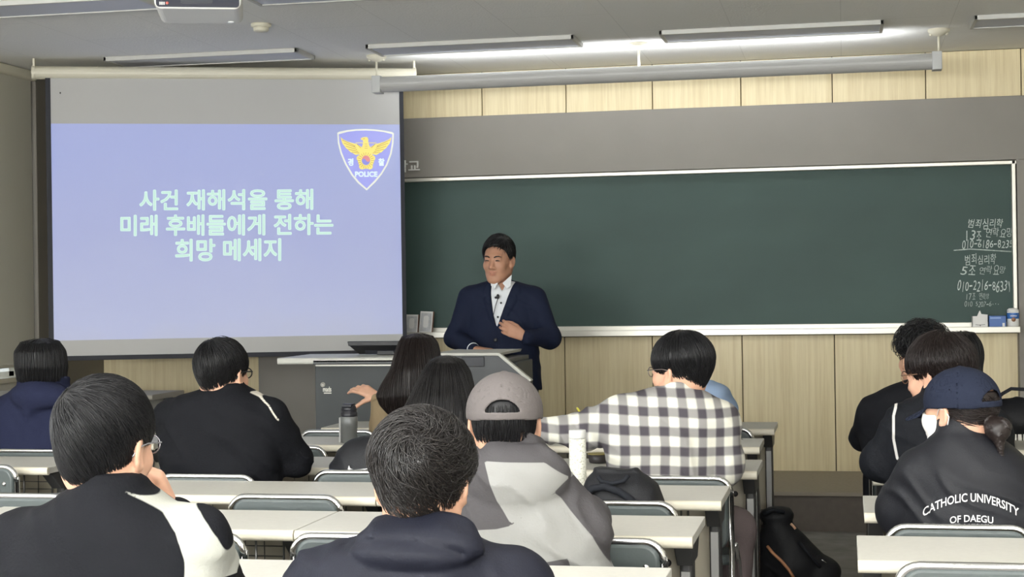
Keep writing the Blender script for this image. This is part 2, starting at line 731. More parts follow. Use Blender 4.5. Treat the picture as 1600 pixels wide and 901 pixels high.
XL, XR = WALL_LX, WALL_RX
MB().box((XL - .3, BACK_Y - .2, -.1), (XR + .3, WALL_Y + .2, 0)).build('floor', M['floor'], kind='structure')
MB().box((XL - .3, BACK_Y - .2, CEIL_Z), (XR + .3, WALL_Y + .2, CEIL_Z + .1)).build('ceiling', M['ceiling'], kind='structure')
MB().box((XL - .2, WALL_Y, 0), (XR + .2, WALL_Y + .15, CEIL_Z)).build('wall_front', M['joint'], kind='structure')
MB().box((XL - .2, BACK_Y - .15, 0), (XR + .2, BACK_Y, CEIL_Z)).build('wall_back', M['wall'], kind='structure')
MB().box((XR, BACK_Y, 0), (XR + .15, WALL_Y, CEIL_Z)).build('wall_right', M['wall'], kind='structure')
WIN_Y0, WIN_Y1, WIN_Z0, WIN_Z1 = 4.0, 9.35, 0.90, 2.6
w = MB()
w.box((XL - .15, BACK_Y, 0), (XL, WALL_Y, WIN_Z0))
w.box((XL - .15, BACK_Y, WIN_Z1), (XL, WALL_Y, CEIL_Z))
w.box((XL - .15, BACK_Y, WIN_Z0), (XL, WIN_Y0, WIN_Z1))
w.box((XL - .15, WIN_Y1, WIN_Z0), (XL, WALL_Y, WIN_Z1))
w.build('wall_left', M['wall'], kind='structure')
g = MB()
for y in (WIN_Y0, 5.75, 7.5, WIN_Y1 - .06):
    g.box((XL - .11, y, WIN_Z0), (XL - .05, y + .06, WIN_Z1))
g.box((XL - .11, WIN_Y0, WIN_Z0), (XL - .05, WIN_Y1, WIN_Z0 + .03))
g.box((XL - .11, WIN_Y0, WIN_Z1 - .05), (XL - .05, WIN_Y1, WIN_Z1))
win = g.build('window_1', M['white'], kind='structure')
glass = mat('window_glass', (1, 1, 1), 0.02)
gnt = glass.node_tree
gmix, gtr, ggl = gnt.nodes.new('ShaderNodeMixShader'), gnt.nodes.new('ShaderNodeBsdfTransparent'), gnt.nodes.new('ShaderNodeBsdfGlossy')
ggl.inputs['Roughness'].default_value = 0.02
gmix.inputs[0].default_value = 0.06
gnt.links.new(gtr.outputs[0], gmix.inputs[1])
gnt.links.new(ggl.outputs[0], gmix.inputs[2])
gnt.links.new(gmix.outputs[0], gnt.nodes['Material Output'].inputs[0])
MB().box((XL - .085, WIN_Y0, WIN_Z0), (XL - .08, WIN_Y1, WIN_Z1)).build('pane', glass, win)
MB().box((XL, WIN_Y0 - .1, WIN_Z0 - .035), (XL + .05, WIN_Y1 + .05, WIN_Z0 - .002)).build('trim_6', M['alu'], bev=.004, kind='structure')
MB().box((XL, 9.46, 0), (XL + .07, WALL_Y, CEIL_Z)).box((XL + .07, 9.60, 0), (XL + .085, WALL_Y, CEIL_Z)).build('trim_5', M['pillar'], bev=.004, kind='structure')

bl_m = mat('blind_fabric', lin(196, 194, 180), 0.9, noise=0.04, nscale=(1.5, 1.5, .3), bump=.1, bscale=400)
rb = thing('roller_blind', 'grey-green roller blind drawn down over the left window', 'blind', (XL + .05, 6.7, WIN_Z0 + .09))
MB().box((-.002, -2.68, -.012), (.002, 2.73, 1.80)).build('blind_fabric', bl_m, rb)
MB().rbox((-.009, -2.68, -.03), (.009, 2.73, -.008), .008, 1).build('bottom_bar', M['alu'], rb)
MB().rbox((-.045, -2.70, 1.795), (.04, 2.74, 1.858), .02, 1).build('cassette', M['ivory'], rb)

# wooden panelling, grey surround, dais -------------------------------------------------
WY = WALL_Y
up = [-5.14, -4.35, -3.78, -3.22] + [atY(px, 160 if px < 1200 else 120, WY)[0] for px in (754, 885, 1020, 1158, 1300, 1446, 1595)]
dx = up[-1] - up[-2]
up += [up[-1] + dx, up[-1] + 2 * dx, XR]
t = MB()
for a, b in zip(up[:-1], up[1:]):
    t.box((a + .003, WY - .018, 2.50), (b - .003, WY, CEIL_Z - .004))
t.build('trim_2', M['wood'], bev=.002, seg=1, kind='structure')
GX0, GX1 = atY(404, 600, WY - .12)[0], atY(500, 600, WY - .12)[0]
BX1 = atY(1590, 400, WY - .10)[0]
low = [-5.14, -4.2, GX0 - .01]
t = MB()
for a, b in zip(low[:-1], low[1:]):
    t.box((a + .003, WY - .018, .215), (b - .003, WY, 1.30))
    t.box((a + .003, WY - .018, 1.306), (b - .003, WY, 2.495))
lows = [GX1 + .01, atY(754, 600, WY)[0]] + [atY(px, 620, WY)[0] for px in (884, 1021, 1161, 1305)]
lows += [2 * lows[-1] - lows[-2], BX1 + .01]
for a, b in zip(lows[:-1], lows[1:]):
    t.box((a + .003, WY - .018, .215), (b - .003, WY, 1.085))
gx_ = BX1 + .43
for k in range(3):
    a, b = gx_ + (XR - gx_) * k / 3, gx_ + (XR - gx_) * (k + 1) / 3
    t.box((a + .003, WY - .018, .215), (b - .003, WY, 1.30))
    t.box((a + .003, WY - .018, 1.306), (b - .003, WY, 2.495))
t.build('trim_1', M['wood'], bev=.002, seg=1, kind='structure')

GY = WY - .12                        # face of the grey surround
g_top = 0.5 * (atY(700, 181, GY)[2] + atY(1560, 152, GY)[2])
b_top = 0.5 * (atY(900, 269, GY)[2] + atY(1560, 251, GY)[2])
tray_z = 0.5 * (atY(900, 516, GY - .03)[2] + atY(1560, 511, GY - .03)[2])
GXE = BX1 + .42
t = MB()
t.box((GX0, GY, b_top), (GXE, WY, g_top))
t.box((GX0, GY, .22), (GX1, WY, b_top))
t.box((BX1, GY, .22), (GXE, WY, b_top))
gs = t.build('trim_3', M['grey_trim'], bev=.004, kind='structure')

DY = atZ(1280, 830, 0)[1]
d_top = CAM_H + (atY(1280, 769, DY)[2] - CAM_H)
t = MB()
t.box((XL, DY, 0), (XR, WY, d_top - .012))
t.build('baseboard_front', M['dais_front'], kind='structure')
t = MB()
t.box((XL, DY - .008, d_top - .012), (XR, WY - .001, d_top))
t.build('trim_4', M['dais'], bev=.003, kind='structure')
MB().box((XL, DY - .014, d_top - .02), (XR, DY - .008, d_top + .002)).build('trim_7', mat('dais_nosing', lin(150, 142, 130), .4, metal=.3), bev=.002, kind='structure')
print('heights', g_top, b_top, tray_z, d_top, DY, GX0, GX1, BX1)

m_win_glow = mat('bright_window', (.8, .85, .9), .3, emit=(.95, .98, 1.0), estr=1.2)  # pane glow for the added, unseen windows
for k, wx in enumerate(FILL_BACK_X):
    mb = MB()
    for lo, hi in (((-1, 0, .95), (1, .03, 1.0)), ((-1, 0, 2.5), (1, .03, 2.55)), ((-1, 0, .95), (-.95, .03, 2.55)), ((.95, 0, .95), (1, .03, 2.55)), ((-.02, 0, .95), (.02, .03, 2.55))):
        mb.box((lo[0] + wx, BACK_Y, lo[2]), (hi[0] + wx, BACK_Y + hi[1], hi[2]))
    wo = mb.build('window_%d' % (k + 2), M['white'], kind='structure')  # made-up back window around an added fill light, on solid wall
    MB().box((wx - .95, BACK_Y, 1.0), (wx + .95, BACK_Y + .008, 2.5)).build('pane', m_win_glow, wo)
for k, wy in enumerate(FILL_LEFT_Y):
    mb = MB()
    for lo, hi in (((-1, .95), (1, 1.0)), ((-1, 2.5), (1, 2.55)), ((-1, .95), (-.95, 2.55)), ((.95, .95), (1, 2.55)), ((-.02, .95), (.02, 2.55))):
        mb.box((XL, wy + lo[0], lo[1]), (XL + .03, wy + hi[0], hi[1]))
    wo = mb.build('window_%d' % (k + 5), M['white'], kind='structure')  # likewise added: left-wall window made up to carry its fill light
    MB().box((XL, wy - .95, 1.0), (XL + .008, wy + .95, 2.5)).build('pane', m_win_glow, wo)


# ================================================================== CHALKBOARD
by = GY + .055
cb = thing('chalkboard', 'long dark green chalkboard in a white frame on the front wall', 'chalkboard', ((GX1 + BX1) / 2, GY, tray_z))
cbo = np.array(cb.location)
green = mat('green_board', lin(58, 78, 74), 0.55, spec=0.3, noise=0.10, nscale=(1.2, 1.2, 2.2))


def rel(mb, o):
    mb.v = [tuple(np.array(q) - o) for q in mb.v]
    return mb


rel(MB().box((GX1, by, tray_z), (BX1, by + .02, b_top)), cbo).build('board_surface', green, cb)
fr = MB()
fr.box((GX1, GY - .006, b_top - .028), (BX1, by + .01, b_top - .004))
fr.box((BX1 - .03, GY - .006, tray_z), (BX1 - .006, by + .01, b_top - .004))
fr.box((GX1, GY - .006, tray_z), (GX1 + .03, by + .01, b_top - .004))
rel(fr, cbo).build('board_frame', M['alu'], cb, bev=.004)
tr = MB()
tr.box((GX1, GY - .075, tray_z - .034), (BX1, by, tray_z - .006))
tr.box((GX1, GY - .079, tray_z - .036), (BX1, GY - .071, tray_z + .002))
tr.box((GX1, by - .012, tray_z - .01), (BX1, by - .001, tray_z + .028))
rel(tr, cbo).build('chalk_tray', M['alu'], cb, bev=.003)

chalk = mat('chalk', lin(190, 200, 196), 0.95, noise=.25, nscale=(90, 90, 90))
rnd = random.Random(4)


def board_words(mb, body, x0, x1, y0, y1, bold, jit=.12, shear=.15):
    """Handwriting: each character set by itself, a little askew."""
    chars = list(body)
    n = len(chars)
    wd = (x1 - x0) / n
    for i, ch in enumerate(chars):
        if ch == ' ':
            continue
        v, f, asp = text_mesh(ch, bold, shear)
        cx = x0 + wd * (i + .5)
        hh = (y1 - y0) * rnd.uniform(.8, 1.08)
        ww = wd * .86
        if ch in '-.,1l':
            hh *= .16 if ch in '-.' else 1
            ww = wd * (.8 if ch == '-' else .28)
        a = rnd.uniform(-jit, jit)
        oy = rnd.uniform(-.08, .08) * (y1 - y0)
        pts = []
        for x, y in v:
            dx, dy = (x - .5) * ww, (y - .5) * hh
            px, py = cx + dx * math.cos(a) - dy * math.sin(a), (y0 + y1) / 2 + oy - dx * math.sin(a) - dy * math.cos(a)
            pts.append(atY(px, py, by - .0015))
        mb.add(pts, f)
    return mb


cw = MB()
board_words(cw, '범죄심리학', 1512, 1568, 341, 357, .0)
board_words(cw, '13조', 1506, 1534, 360, 375, .0)
board_words(cw, '연락요망', 1540, 1583, 356, 370, -.006)
board_words(cw, '010-6186-8235', 1503, 1583, 375, 388, .0)
for a, b in (((1490, 391), (1516, 389)), ((1516, 389), (1550, 391)), ((1550, 391), (1581, 393))):
    p, q = atY(*a, by - .002), atY(*b, by - .002)
    cw.tube([p, (p + q) / 2, q], .0035, 5)
board_words(cw, '범죄심리학', 1507, 1557, 397, 413, .0)
board_words(cw, '5조', 1500, 1525, 416, 430, .0)
board_words(cw, '연락요망', 1530, 1572, 415, 429, -.008)
board_words(cw, '010-2216-8633,', 1496, 1580, 438, 455, .0)
board_words(cw, '17조 연락망', 1508, 1546, 458, 468, -.012)
board_words(cw, '010 5207-6...', 1507, 1562, 471, 479, -.016)
rel(cw, cbo).build('chalk_writing', chalk, cb)

# raised letters on the grey surround (their start is behind the projection screen)
v, f, asp = text_mesh('대구가톨릭대학교', .012)
lt = MB()
x1, x0 = atY(656.5, 259, GY)[0], atY(656.5, 259, GY)[0] - 8 * .083
z1, z0 = atY(645, 250, GY)[2], atY(645, 269, GY)[2]
n0 = len(v)
lt.add([(x0 + (x1 - x0) * x, GY - .012, z0 + (z1 - z0) * y) for x, y in v], f)
lo_ = thing('wall_lettering', 'white raised Korean letters on the grey surround beside the projection screen', 'lettering', (x1 - .3, GY, z0))
ob = rel(lt, np.array(lo_.location)).build('letter_row', M['white'], lo_)
sm = ob.modifiers.new('depth', 'SOLIDIFY')
sm.thickness = .012
sm.offset = 0

# things on the chalk tray -----------------------------------------------------------
TY = GY - .035
TZ = tray_z - .006
paper = mat('white_card', lin(228, 228, 226), .6)
blue = mat('blue_box', lin(66, 104, 170), .45)
bluel = mat('blue_label', lin(54, 106, 178), .4)


def on_tray(px, yoff=0.0):
    return np.array([atY(px, 512, TY + yoff)[0], TY + yoff, TZ])


p0, p1 = on_tray(1519), on_tray(1543)
wdt = p1[0] - p0[0]
bx = thing('tissue_box', 'open white card box with a torn flap on the chalk tray', 'box', (p0 + p1) / 2)
mb = MB()
hb = .072
for lo, hi in (((-wdt / 2, -.03, 0), (wdt / 2, -.028, hb)), ((-wdt / 2, .028, 0), (wdt / 2, .03, hb)), ((-wdt / 2, -.03, 0), (-wdt / 2 + .002, .03, hb)), ((wdt / 2 - .002, -.03, 0), (wdt / 2, .03, hb)), ((-wdt / 2, -.03, 0), (wdt / 2, .03, .002))):
    mb.box(lo, hi)
mb.build('carton', paper, bx)
mb = MB()
mb.prism([(-.047, -.031, hb - .002), (-.02, -.031, hb - .004), (-.005, -.031, hb + .03), (0, -.031, hb + .036), (.008, -.031, hb + .014), (.045, -.031, hb + .01), (.045, -.031, hb - .004), (-.02, -.031, hb - .006)], (0, .003, 0))
mb.build('flap', paper, bx)
mb = MB()
mb.tube([(-.028, -.032, .022), (0, -.032, .019), (.028, -.032, .022)], .0012, 5).tube([(0, -.032, .019), (.001, -.032, .012)], .002, 5)
mb.build('printed_line', M['black'], bx)

p0, p1 = on_tray(1545), on_tray(1571.5)
wdt = p1[0] - p0[0]
bx = thing('carton_box', 'small blue carton between the white box and the bottle', 'box', (p0 + p1) / 2)
MB().box((-wdt / 2, -.03, 0), (wdt / 2, .03, .074)).build('carton', blue, bx, bev=.002)
MB().box((-wdt / 2 + .006, -.031, .055), (wdt / 2 - .03, -.0295, .066)).build('printed_band', mat('pale_blue_print', lin(130, 160, 210), .5), bx)
MB().box((wdt / 2 - .022, -.031, .006), (wdt / 2 - .008, -.0295, .03)).build('printed_patch', paper, bx)

p0 = on_tray(1583)
bt = thing('wipes_tub', 'round white and blue wipes tub at the right end of the chalk tray', 'tub', p0)
MB().lathe([(.033, 0), (.036, .004), (.036, .095), (.034, .098)], n=28).build('tub_body', paper, bt)
MB().lathe([(.0362, .055), (.0365, .056), (.0365, .09), (.0362, .091)], n=28).build('label_band', bluel, bt)
MB().lathe([(.034, .097), (.036, .1), (.034, .11), (.024, .118), (.0, .12)], n=28).build('lid', paper, bt)
MB().lathe([(.013, 0), (.013, .002)], (0, -.0355, .05), (0, -1, 0), 20).build('seal_mark', mat('brown_seal', lin(150, 110, 84), .5), bt)
v, f, asp = text_mesh('WIPES', .02)
MB().add([(-.02 + .04 * x, -.0372 + (abs(x - .5) * 2) ** 2 * .004, .068 + .008 * y) for x, y in v], f).build('label_print', paper, bt)

for (a, b, ytop, tilt, lab) in ((634, 653, 491, .02, 'left one of two white framed certificates on the chalk tray, half hidden by the screen'),
                                (655, 675, 486, .05, 'right one of two white framed certificates on the chalk tray beside the lecturer')):
    p0, p1 = on_tray(a), on_tray(b)
    wdt = p1[0] - p0[0]
    ht = atY(a, ytop, TY)[2] - TZ
    fr = thing('photo_frame', lab, 'frame', (p0 + p1) / 2 + V3(0, -.01, 0), 'framed certificates on the chalk tray')
    Mx = Matrix.Rotation(-.18, 4, 'X') @ Matrix.Rotation(tilt, 4, 'Y')
    MB().box((-wdt / 2, -.006, .0), (wdt / 2, .006, ht), Mx).build('frame_body', paper, fr, bev=.002)
    MB().box((-wdt / 2 + .008, -.008, .012), (wdt / 2 - .008, -.0055, ht - .012), Mx).build('picture_sheet', mat('grey_print', lin(196, 198, 200), .6, noise=.2, nscale=(40, 40, 20)), fr)
    mb = MB()
    mb.box((wdt / 2, -.007, 0), (wdt / 2 + .004, .012, ht), Mx)
    mb.build('side_edge', mat('brown_frame_side', lin(110, 78, 62), .6), fr)
    mb = MB()
    mb.rbox((-wdt * .2, -.0095, ht * .25), (wdt * .2, -.008, ht * .8), wdt * .15, 1)
    mb.v = [tuple(Mx @ Vector(q)) for q in mb.v]
    mb.build('printed_oval', paper, fr)

# ================================================================== PROJECTION SCREEN
zl, zr = 9.75, 10.06
PL, PR = CAM + ray(80, 400) * zl, CAM + ray(632, 400) * zr
SE = V3(PR[0] - PL[0], PR[1] - PL[1], 0)
SWID = np.linalg.norm(SE)
SE /= SWID
SN = V3(SE[1], -SE[0], 0)            # towards the seats


def onS(px, py, off=0.0):
    d = ray(px, py)
    return CAM + d * (np.dot(PL - CAM + SN * off, SN) / np.dot(d, SN))


ps_root = thing('projection_screen', 'pull-down projection screen with a police lecture slide hanging from the ceiling', 'projection screen', (PL + PR) / 2 * V3(1, 1, 0) + V3(0, 0, 2.72))
so = np.array(ps_root.location)


def sc(px, py):
    """Pixel -> (s, z): metres along the screen from its middle, and height."""
    q = onS(px, py)
    return np.dot(q - so, SE), q[2]


def S3(s, z, off=0.0):
    return so * V3(1, 1, 0) + SE * s + SN * off + V3(0, 0, z)


FABRIC = lin(185, 185, 184)
m_fab = mat('screen_fabric', FABRIC, 0.85, spec=0.1)
m_bord = mat('screen_border', lin(34, 36, 44), 0.7)
sL = np.mean([sc(75.5, 130)[0], sc(81.5, 550)[0]])
sR = np.mean([sc(628, 140)[0], sc(634, 545)[0]])
zT, zB = 2.735, np.mean([sc(82, 556)[1], sc(632, 549)[1]])


def S_rect(mb, s0, s1, z0, z1, off, th=.002):
    return mb.prism([S3(s0, z0, off), S3(s1, z0, off), S3(s1, z1, off), S3(s0, z1, off)], SN * th)


rel(S_rect(MB(), sL + .012, sR - .015, zB, zT, 0), so).build('screen_sheet', m_fab, ps_root)
mb = MB()
S_rect(mb, sL - .018, sL + .012, zB - .01, zT, .001, .004)
S_rect(mb, sR - .018, sR + .008, zB - .01, zT, .001, .004)
S_rect(mb, sL - .018, sR + .008, zB - .022, zB + .006, -.006, .016)
rel(mb, so).build('screen_border', m_bord, ps_root)
c0, c1 = sc(50, 115)[0], sc(650, 115)[0]
mb = MB()
prof = [(.05 * math.cos(a) * (1.15 if math.cos(a) < 0 else 1), .04 * math.sin(a)) for a in np.linspace(0, 2 * PI, 20)[:-1]]
mb.prism([S3(c0 + .02, 2.765 + pz, -.02 + po) for po, pz in prof], SE * (c1 - c0 - .04))
o_ = rel(mb, so).build('screen_case', M['ivory'], ps_root)
for s in (c0, c1 - .02):
    mb = MB()
    mb.prism([S3(s, 2.765 + pz * 1.12, -.02 + po * 1.1) for po, pz in prof], SE * .02)
    mb.prism([S3(s + .004, 2.80, -.05), S3(s + .004, CEIL_Z, -.05), S3(s + .004, CEIL_Z, .0), S3(s + .004, 2.80, .0)], SE * .012)
    rel(mb, so).build('end_bracket', M['ivory'], ps_root)
q = S3(sL + .07, 2.64, .003)
rel(MB().sphere(q, (.004, .003, .006)), so).build('dark_speck', M['black'], ps_root)

# the projected slide: beamer light on the same white sheet
EXPF = 2.0 ** EXPOSURE


def beam(name, target, base=.35):
    e = [max(0.0, c - base) / EXPF for c in target[:3]]
    mm = max(max(e), 1e-4)
    return mat(name, FABRIC, .85, spec=.1, emit=[c / mm for c in e], estr=mm)


m = beam('slide_blue', lin(170, 180, 222))
nt = m.node_tree
tc = nt.nodes.new('ShaderNodeTexCoord')
nz = nt.nodes.new('ShaderNodeTexNoise')
nz.inputs['Scale'].default_value = 2.2
nz.inputs['Detail'].default_value = 3
sep = nt.nodes.new('ShaderNodeSeparateXYZ')
nt.links.new(tc.outputs['Generated'], sep.inputs[0])
nt.links.new(tc.outputs['Object'], nz.inputs['Vector'])
ad = nt.nodes.new('ShaderNodeMath')
ad.operation = 'MULTIPLY_ADD'
ad.inputs[1].default_value = .28
nt.links.new(nz.outputs['Fac'], ad.inputs[0])
nt.links.new(sep.outputs['Z'], ad.inputs[2])
rp = nt.nodes.new('ShaderNodeValToRGB')


def em(c, base=.35):
    return tuple(max(0.0, k - base) / EXPF for k in c[:3]) + (1,)


SLIDE_STOPS = ((.0, lin(184, 187, 206)), (.24, lin(174, 181, 216)), (.6, lin(163, 171, 215)), (1.0, lin(160, 170, 219)))
rp.color_ramp.elements[0].position, rp.color_ramp.elements[0].color = SLIDE_STOPS[0][0], em(SLIDE_STOPS[0][1])
rp.color_ramp.elements[1].position, rp.color_ramp.elements[1].color = SLIDE_STOPS[3][0], em(SLIDE_STOPS[3][1])
for p_, c_ in SLIDE_STOPS[1:3]:
    rp.color_ramp.elements.new(p_).color = em(c_)
nt.links.new(ad.outputs[0], rp.inputs[0])
b = nt.nodes['Principled BSDF']
nt.links.new(rp.outputs[0], b.inputs['Emission Color'])
b.inputs['Emission Strength'].default_value = 1.0
q00, q10, q11, q01 = sc(82, 532), sc(630.5, 521.5), sc(627.5, 194.5), sc(78.5, 193)
rel(MB().prism([S3(*q00, .0025), S3(*q10, .0025), S3(*q11, .0025), S3(*q01, .0025)], SN * .0005), so).build('slide', m, ps_root)

m_txt = beam('slide_text', lin(214, 244, 236))
m_txt_in = beam('slide_text_core', lin(196, 232, 220))
mb, mc = MB(), MB()
for body, x0, x1, y0, y1, s0, s1 in (('사건 재해석을 통해', 217.5, 489.5, 295.5, 328.5, 0, 0),
                                     ('미래 후배들에게 전하는', 188, 521, 334.5, 368, 0, 0),
                                     ('희망 메세지', 273.5, 439.5, 372.5, 408, 0, 0)):
    v, f, asp = text_mesh(body, .0)
    hx, hy = x1 - x0, y1 - y0
    for k in range(9):
        rr = 0 if k == 0 else 1.05
        ox, oy = rr * math.cos(k * PI / 4), rr * math.sin(k * PI / 4)
        dest, off = (mc, .0040) if k == 0 else (mb, .0032 + .00004 * k)
        ins = 1.0
        dest.add([S3(*sc(x0 + ins + ox + (hx - 2 * ins) * x, y1 - ins + oy - (hy - 2 * ins) * y - 2.0 * (x - .5) * hx / 330), off) for x, y in v], f)
rel(mb, so).build('slide_text', m_txt, ps_root)
rel(mc, so).build('slide_text_inner', m_txt_in, ps_root)


# police emblem on the slide
def cr(x, y):
    return sc(500 + x / 6.93, 180 + y / 6.93)


def smooth_closed(P, it=2):
    P = np.array(P, float)
    for _ in range(it):
        Q = np.roll(P, -1, 0)
        P = np.stack([.75 * P + .25 * Q, .25 * P + .75 * Q], 1).reshape(-1, 2)
    return P


def flat(mb, poly, off):
    mb.prism([S3(*cr(*p), off) for p in poly], SN * .0004)


shield = [(187, 190), (210, 178), (300, 160), (390, 151), (490, 148), (590, 153), (690, 165), (780, 182), (800, 196),
          (796, 300), (775, 420), (730, 540), (670, 640), (600, 725), (505, 815), (410, 735), (340, 650), (270, 530), (220, 410), (193, 300)]
shield_in = [(203, 206), (300, 180), (390, 168), (490, 165), (590, 170), (690, 183), (782, 206), (778, 300), (757, 415), (714, 532), (656, 628), (590, 706), (505, 792), (424, 720), (356, 640), (286, 522), (238, 405), (211, 300)]
emb_w = beam('emblem_cream', lin(236, 238, 226))
emb_b = beam('emblem_blue', lin(160, 164, 240))
emb_g = mat('emblem_gold', lin(236, 218, 118), .85, spec=.1, emit=(1, .9, .4), estr=.22)
emb_d = mat('emblem_gold_shade', lin(190, 166, 92), .85, spec=.1, emit=(1, .85, .4), estr=.12)
emb_r = mat('emblem_red', lin(216, 140, 146), .85, spec=.1, emit=(1, .5, .5), estr=.15)
emb_n = mat('emblem_disc_blue', lin(140, 142, 214), .85, spec=.1, emit=(.4, .4, 1), estr=.2)
mb = MB()
flat(mb, shield, .0031)
rel(mb, so).build('emblem_border', emb_w, ps_root)
mb = MB()
flat(mb, shield_in, .0036)
rel(mb, so).build('emblem_field', emb_b, ps_root)
mb, md = MB(), MB()
wing_lines = []
for sgn in (-1, 1):
    wl = MB()
    wing_lines.append(wl)
    X = lambda x: 498 + sgn * (498 - x)
    wing = [(222, 236), (250, 262), (300, 285), (350, 300), (400, 312), (450, 345), (470, 395), (420, 425), (385, 430), (350, 408), (330, 400), (300, 370), (282, 358), (262, 330), (245, 310), (235, 285)]
    flat(mb, [(X(x), y) for x, y in (wing if sgn < 0 else wing[::-1])], .0041)
    for a, b_ in (((240, 268), (370, 330)), ((258, 302), (390, 350)), ((278, 335), (400, 372)), ((305, 368), (412, 394)), ((345, 400), (425, 410)), ((400, 312), (440, 352)), ((365, 345), (380, 325))):
        p, q_ = np.array([X(a[0]), a[1]]), np.array([X(b_[0]), b_[1]])
        n_ = np.array([-(q_ - p)[1], (q_ - p)[0]])
        n_ = n_ / np.linalg.norm(n_) * 3.2
        flat(wl, [p + n_, q_ + n_, q_ - n_, p - n_], .0047)
    p, q_ = (X(385), 300), (X(470), 300)
    flat(mb, [(X(385), 296), (X(470), 296), (X(470), 303), (X(385), 303)], .0041)
flat(mb, smooth_closed([(440, 250), (470, 236), (522, 236), (522, 300), (540, 340), (560, 380), (500, 420), (440, 380), (455, 340), (468, 300), (462, 268), (444, 268)], 1), .0042)
pent = [(497 + 108 * math.cos(-PI / 2 + 2 * PI * k / 5), 484 + 118 * math.sin(-PI / 2 + 2 * PI * k / 5)) for k in range(5)]
flat(mb, smooth_closed([pent[0], pent[1], pent[2], pent[3], pent[4]], 2), .00425)
for k in range(5):
    a = -PI / 2 + 2 * PI * k / 5
    for da, rr, wd in ((0, 92, 46), (-.36, 74, 30), (.36, 74, 30)):
        c_ = np.array([497 + math.cos(a + da) * rr * .78, 490 + math.sin(a + da) * rr * .86])
        flat(mb, [c_ + np.array([math.cos(t) * wd * .72, math.sin(t) * wd * .72]) for t in np.linspace(0, 2 * PI, 14)[:-1]], .0043 + .00004 * k)
flat(mb, [(497 + 74 * math.cos(t), 490 + 74 * math.sin(t)) for t in np.linspace(0, 2 * PI, 30)[:-1]], .0046)
for k in range(20):
    a = 2 * PI * k / 20
    u_ = np.array([math.cos(a), math.sin(a)])
    n_ = np.array([-u_[1], u_[0]]) * 2.4
    c_ = np.array([497, 490])
    flat(md, [c_ + u_ * 54 + n_, c_ + u_ * 88 + n_, c_ + u_ * 88 - n_, c_ + u_ * 54 - n_], .0052)
me = MB()
flat(me, [(466, 254), (482, 250), (482, 258), (470, 260)], .0048)
mn = MB()
for y in (310, 332, 354):
    flat(mn, [(478, y), (520, y), (512, y + 5), (486, y + 5)], .0048)
rel(mb, so).build('emblem_eagle', emb_g, ps_root)
rel(md, so).build('emblem_petal_lines', emb_d, ps_root)
rel(me, so).build('emblem_eye', emb_d, ps_root)
rel(mn, so).build('emblem_neck_lines', emb_d, ps_root)
for wl in wing_lines:
    rel(wl, so).build('emblem_feather_lines', emb_d, ps_root)
mb = MB()
flat(mb, [(497 + 46 * math.cos(t), 488 + 52 * math.sin(t)) for t in np.linspace(0, 2 * PI, 30)[:-1]], .0056)
rel(mb, so).build('emblem_disc_lower', emb_n, ps_root)
mb = MB()
wav = [(497 + 46 * math.cos(t), 488 + 52 * math.sin(t)) for t in np.linspace(PI, 2 * PI, 16)]
wav += [(543 - 92 * k / 12, 488 + 18 * math.sin(2 * PI * k / 12) * (1 if True else 0)) for k in range(1, 12)]
flat(mb, wav, .0061)
rel(mb, so).build('emblem_disc_upper', emb_r, ps_root)
m_et = beam('emblem_text', lin(228, 246, 250))
for body, x0, x1, y0, y1, bold in (('경', 300, 362, 466, 548, .045), ('찰', 630, 698, 466, 548, .045), ('POLICE', 378, 622, 608, 668, .045)):
    v, f, asp = text_mesh(body, bold)
    rel(MB().add([S3(*cr(x0 + (x1 - x0) * x, y1 + (y0 - y1) * y), .0048) for x, y in v], f), so).build('emblem_text', m_et, ps_root)

# dark stand pipe in the corner, seen below the screen
pp = atY(139, 590, 10.2)
o_ = MB().lathe([(.035, 0), (.035, 2.0)], (0, 0, 0), n=16).build('conduit_pipe', mat('dark_steel_pipe', lin(58, 60, 68), .5), None, origin=None)
o_.location = (pp[0], 10.2, d_top)
tag(o_, 'dark vertical pipe in the corner seen below the projection screen', 'pipe')

# ================================================================== CEILING FIXTURES
m_frame = mat('light_frame_grey', lin(196, 196, 192), .5)
m_diff_off = mat('diffuser_off', lin(196, 200, 212), .5)
m_diff_on = mat('diffuser_on', (.9, .9, .9), .5, emit=PANEL_COLOR, estr=4.0)


def ceiling_panel(x, y, lab, on=False, group=None):
    r = thing('ceiling_light', lab, 'ceiling light', (x, y, CEIL_Z), group)
    mb = MB()
    L, Wd, th = .62, .165, .026
    for lo, hi in (((-L, -Wd, -th), (L, -Wd + .02, 0)), ((-L, Wd - .02, -th), (L, Wd, 0)), ((-L, -Wd, -th), (-L + .02, Wd, 0)), ((L - .02, -Wd, -th), (L, Wd, 0))):
        mb.box(lo, hi)
    mb.build('light_frame', m_frame, r, bev=.003)
    MB().box((-L + .02, -Wd + .02, -th + .006), (L - .02, Wd - .02, -.012)).build('diffuser', m_diff_on if on else m_diff_off, r)
    return r


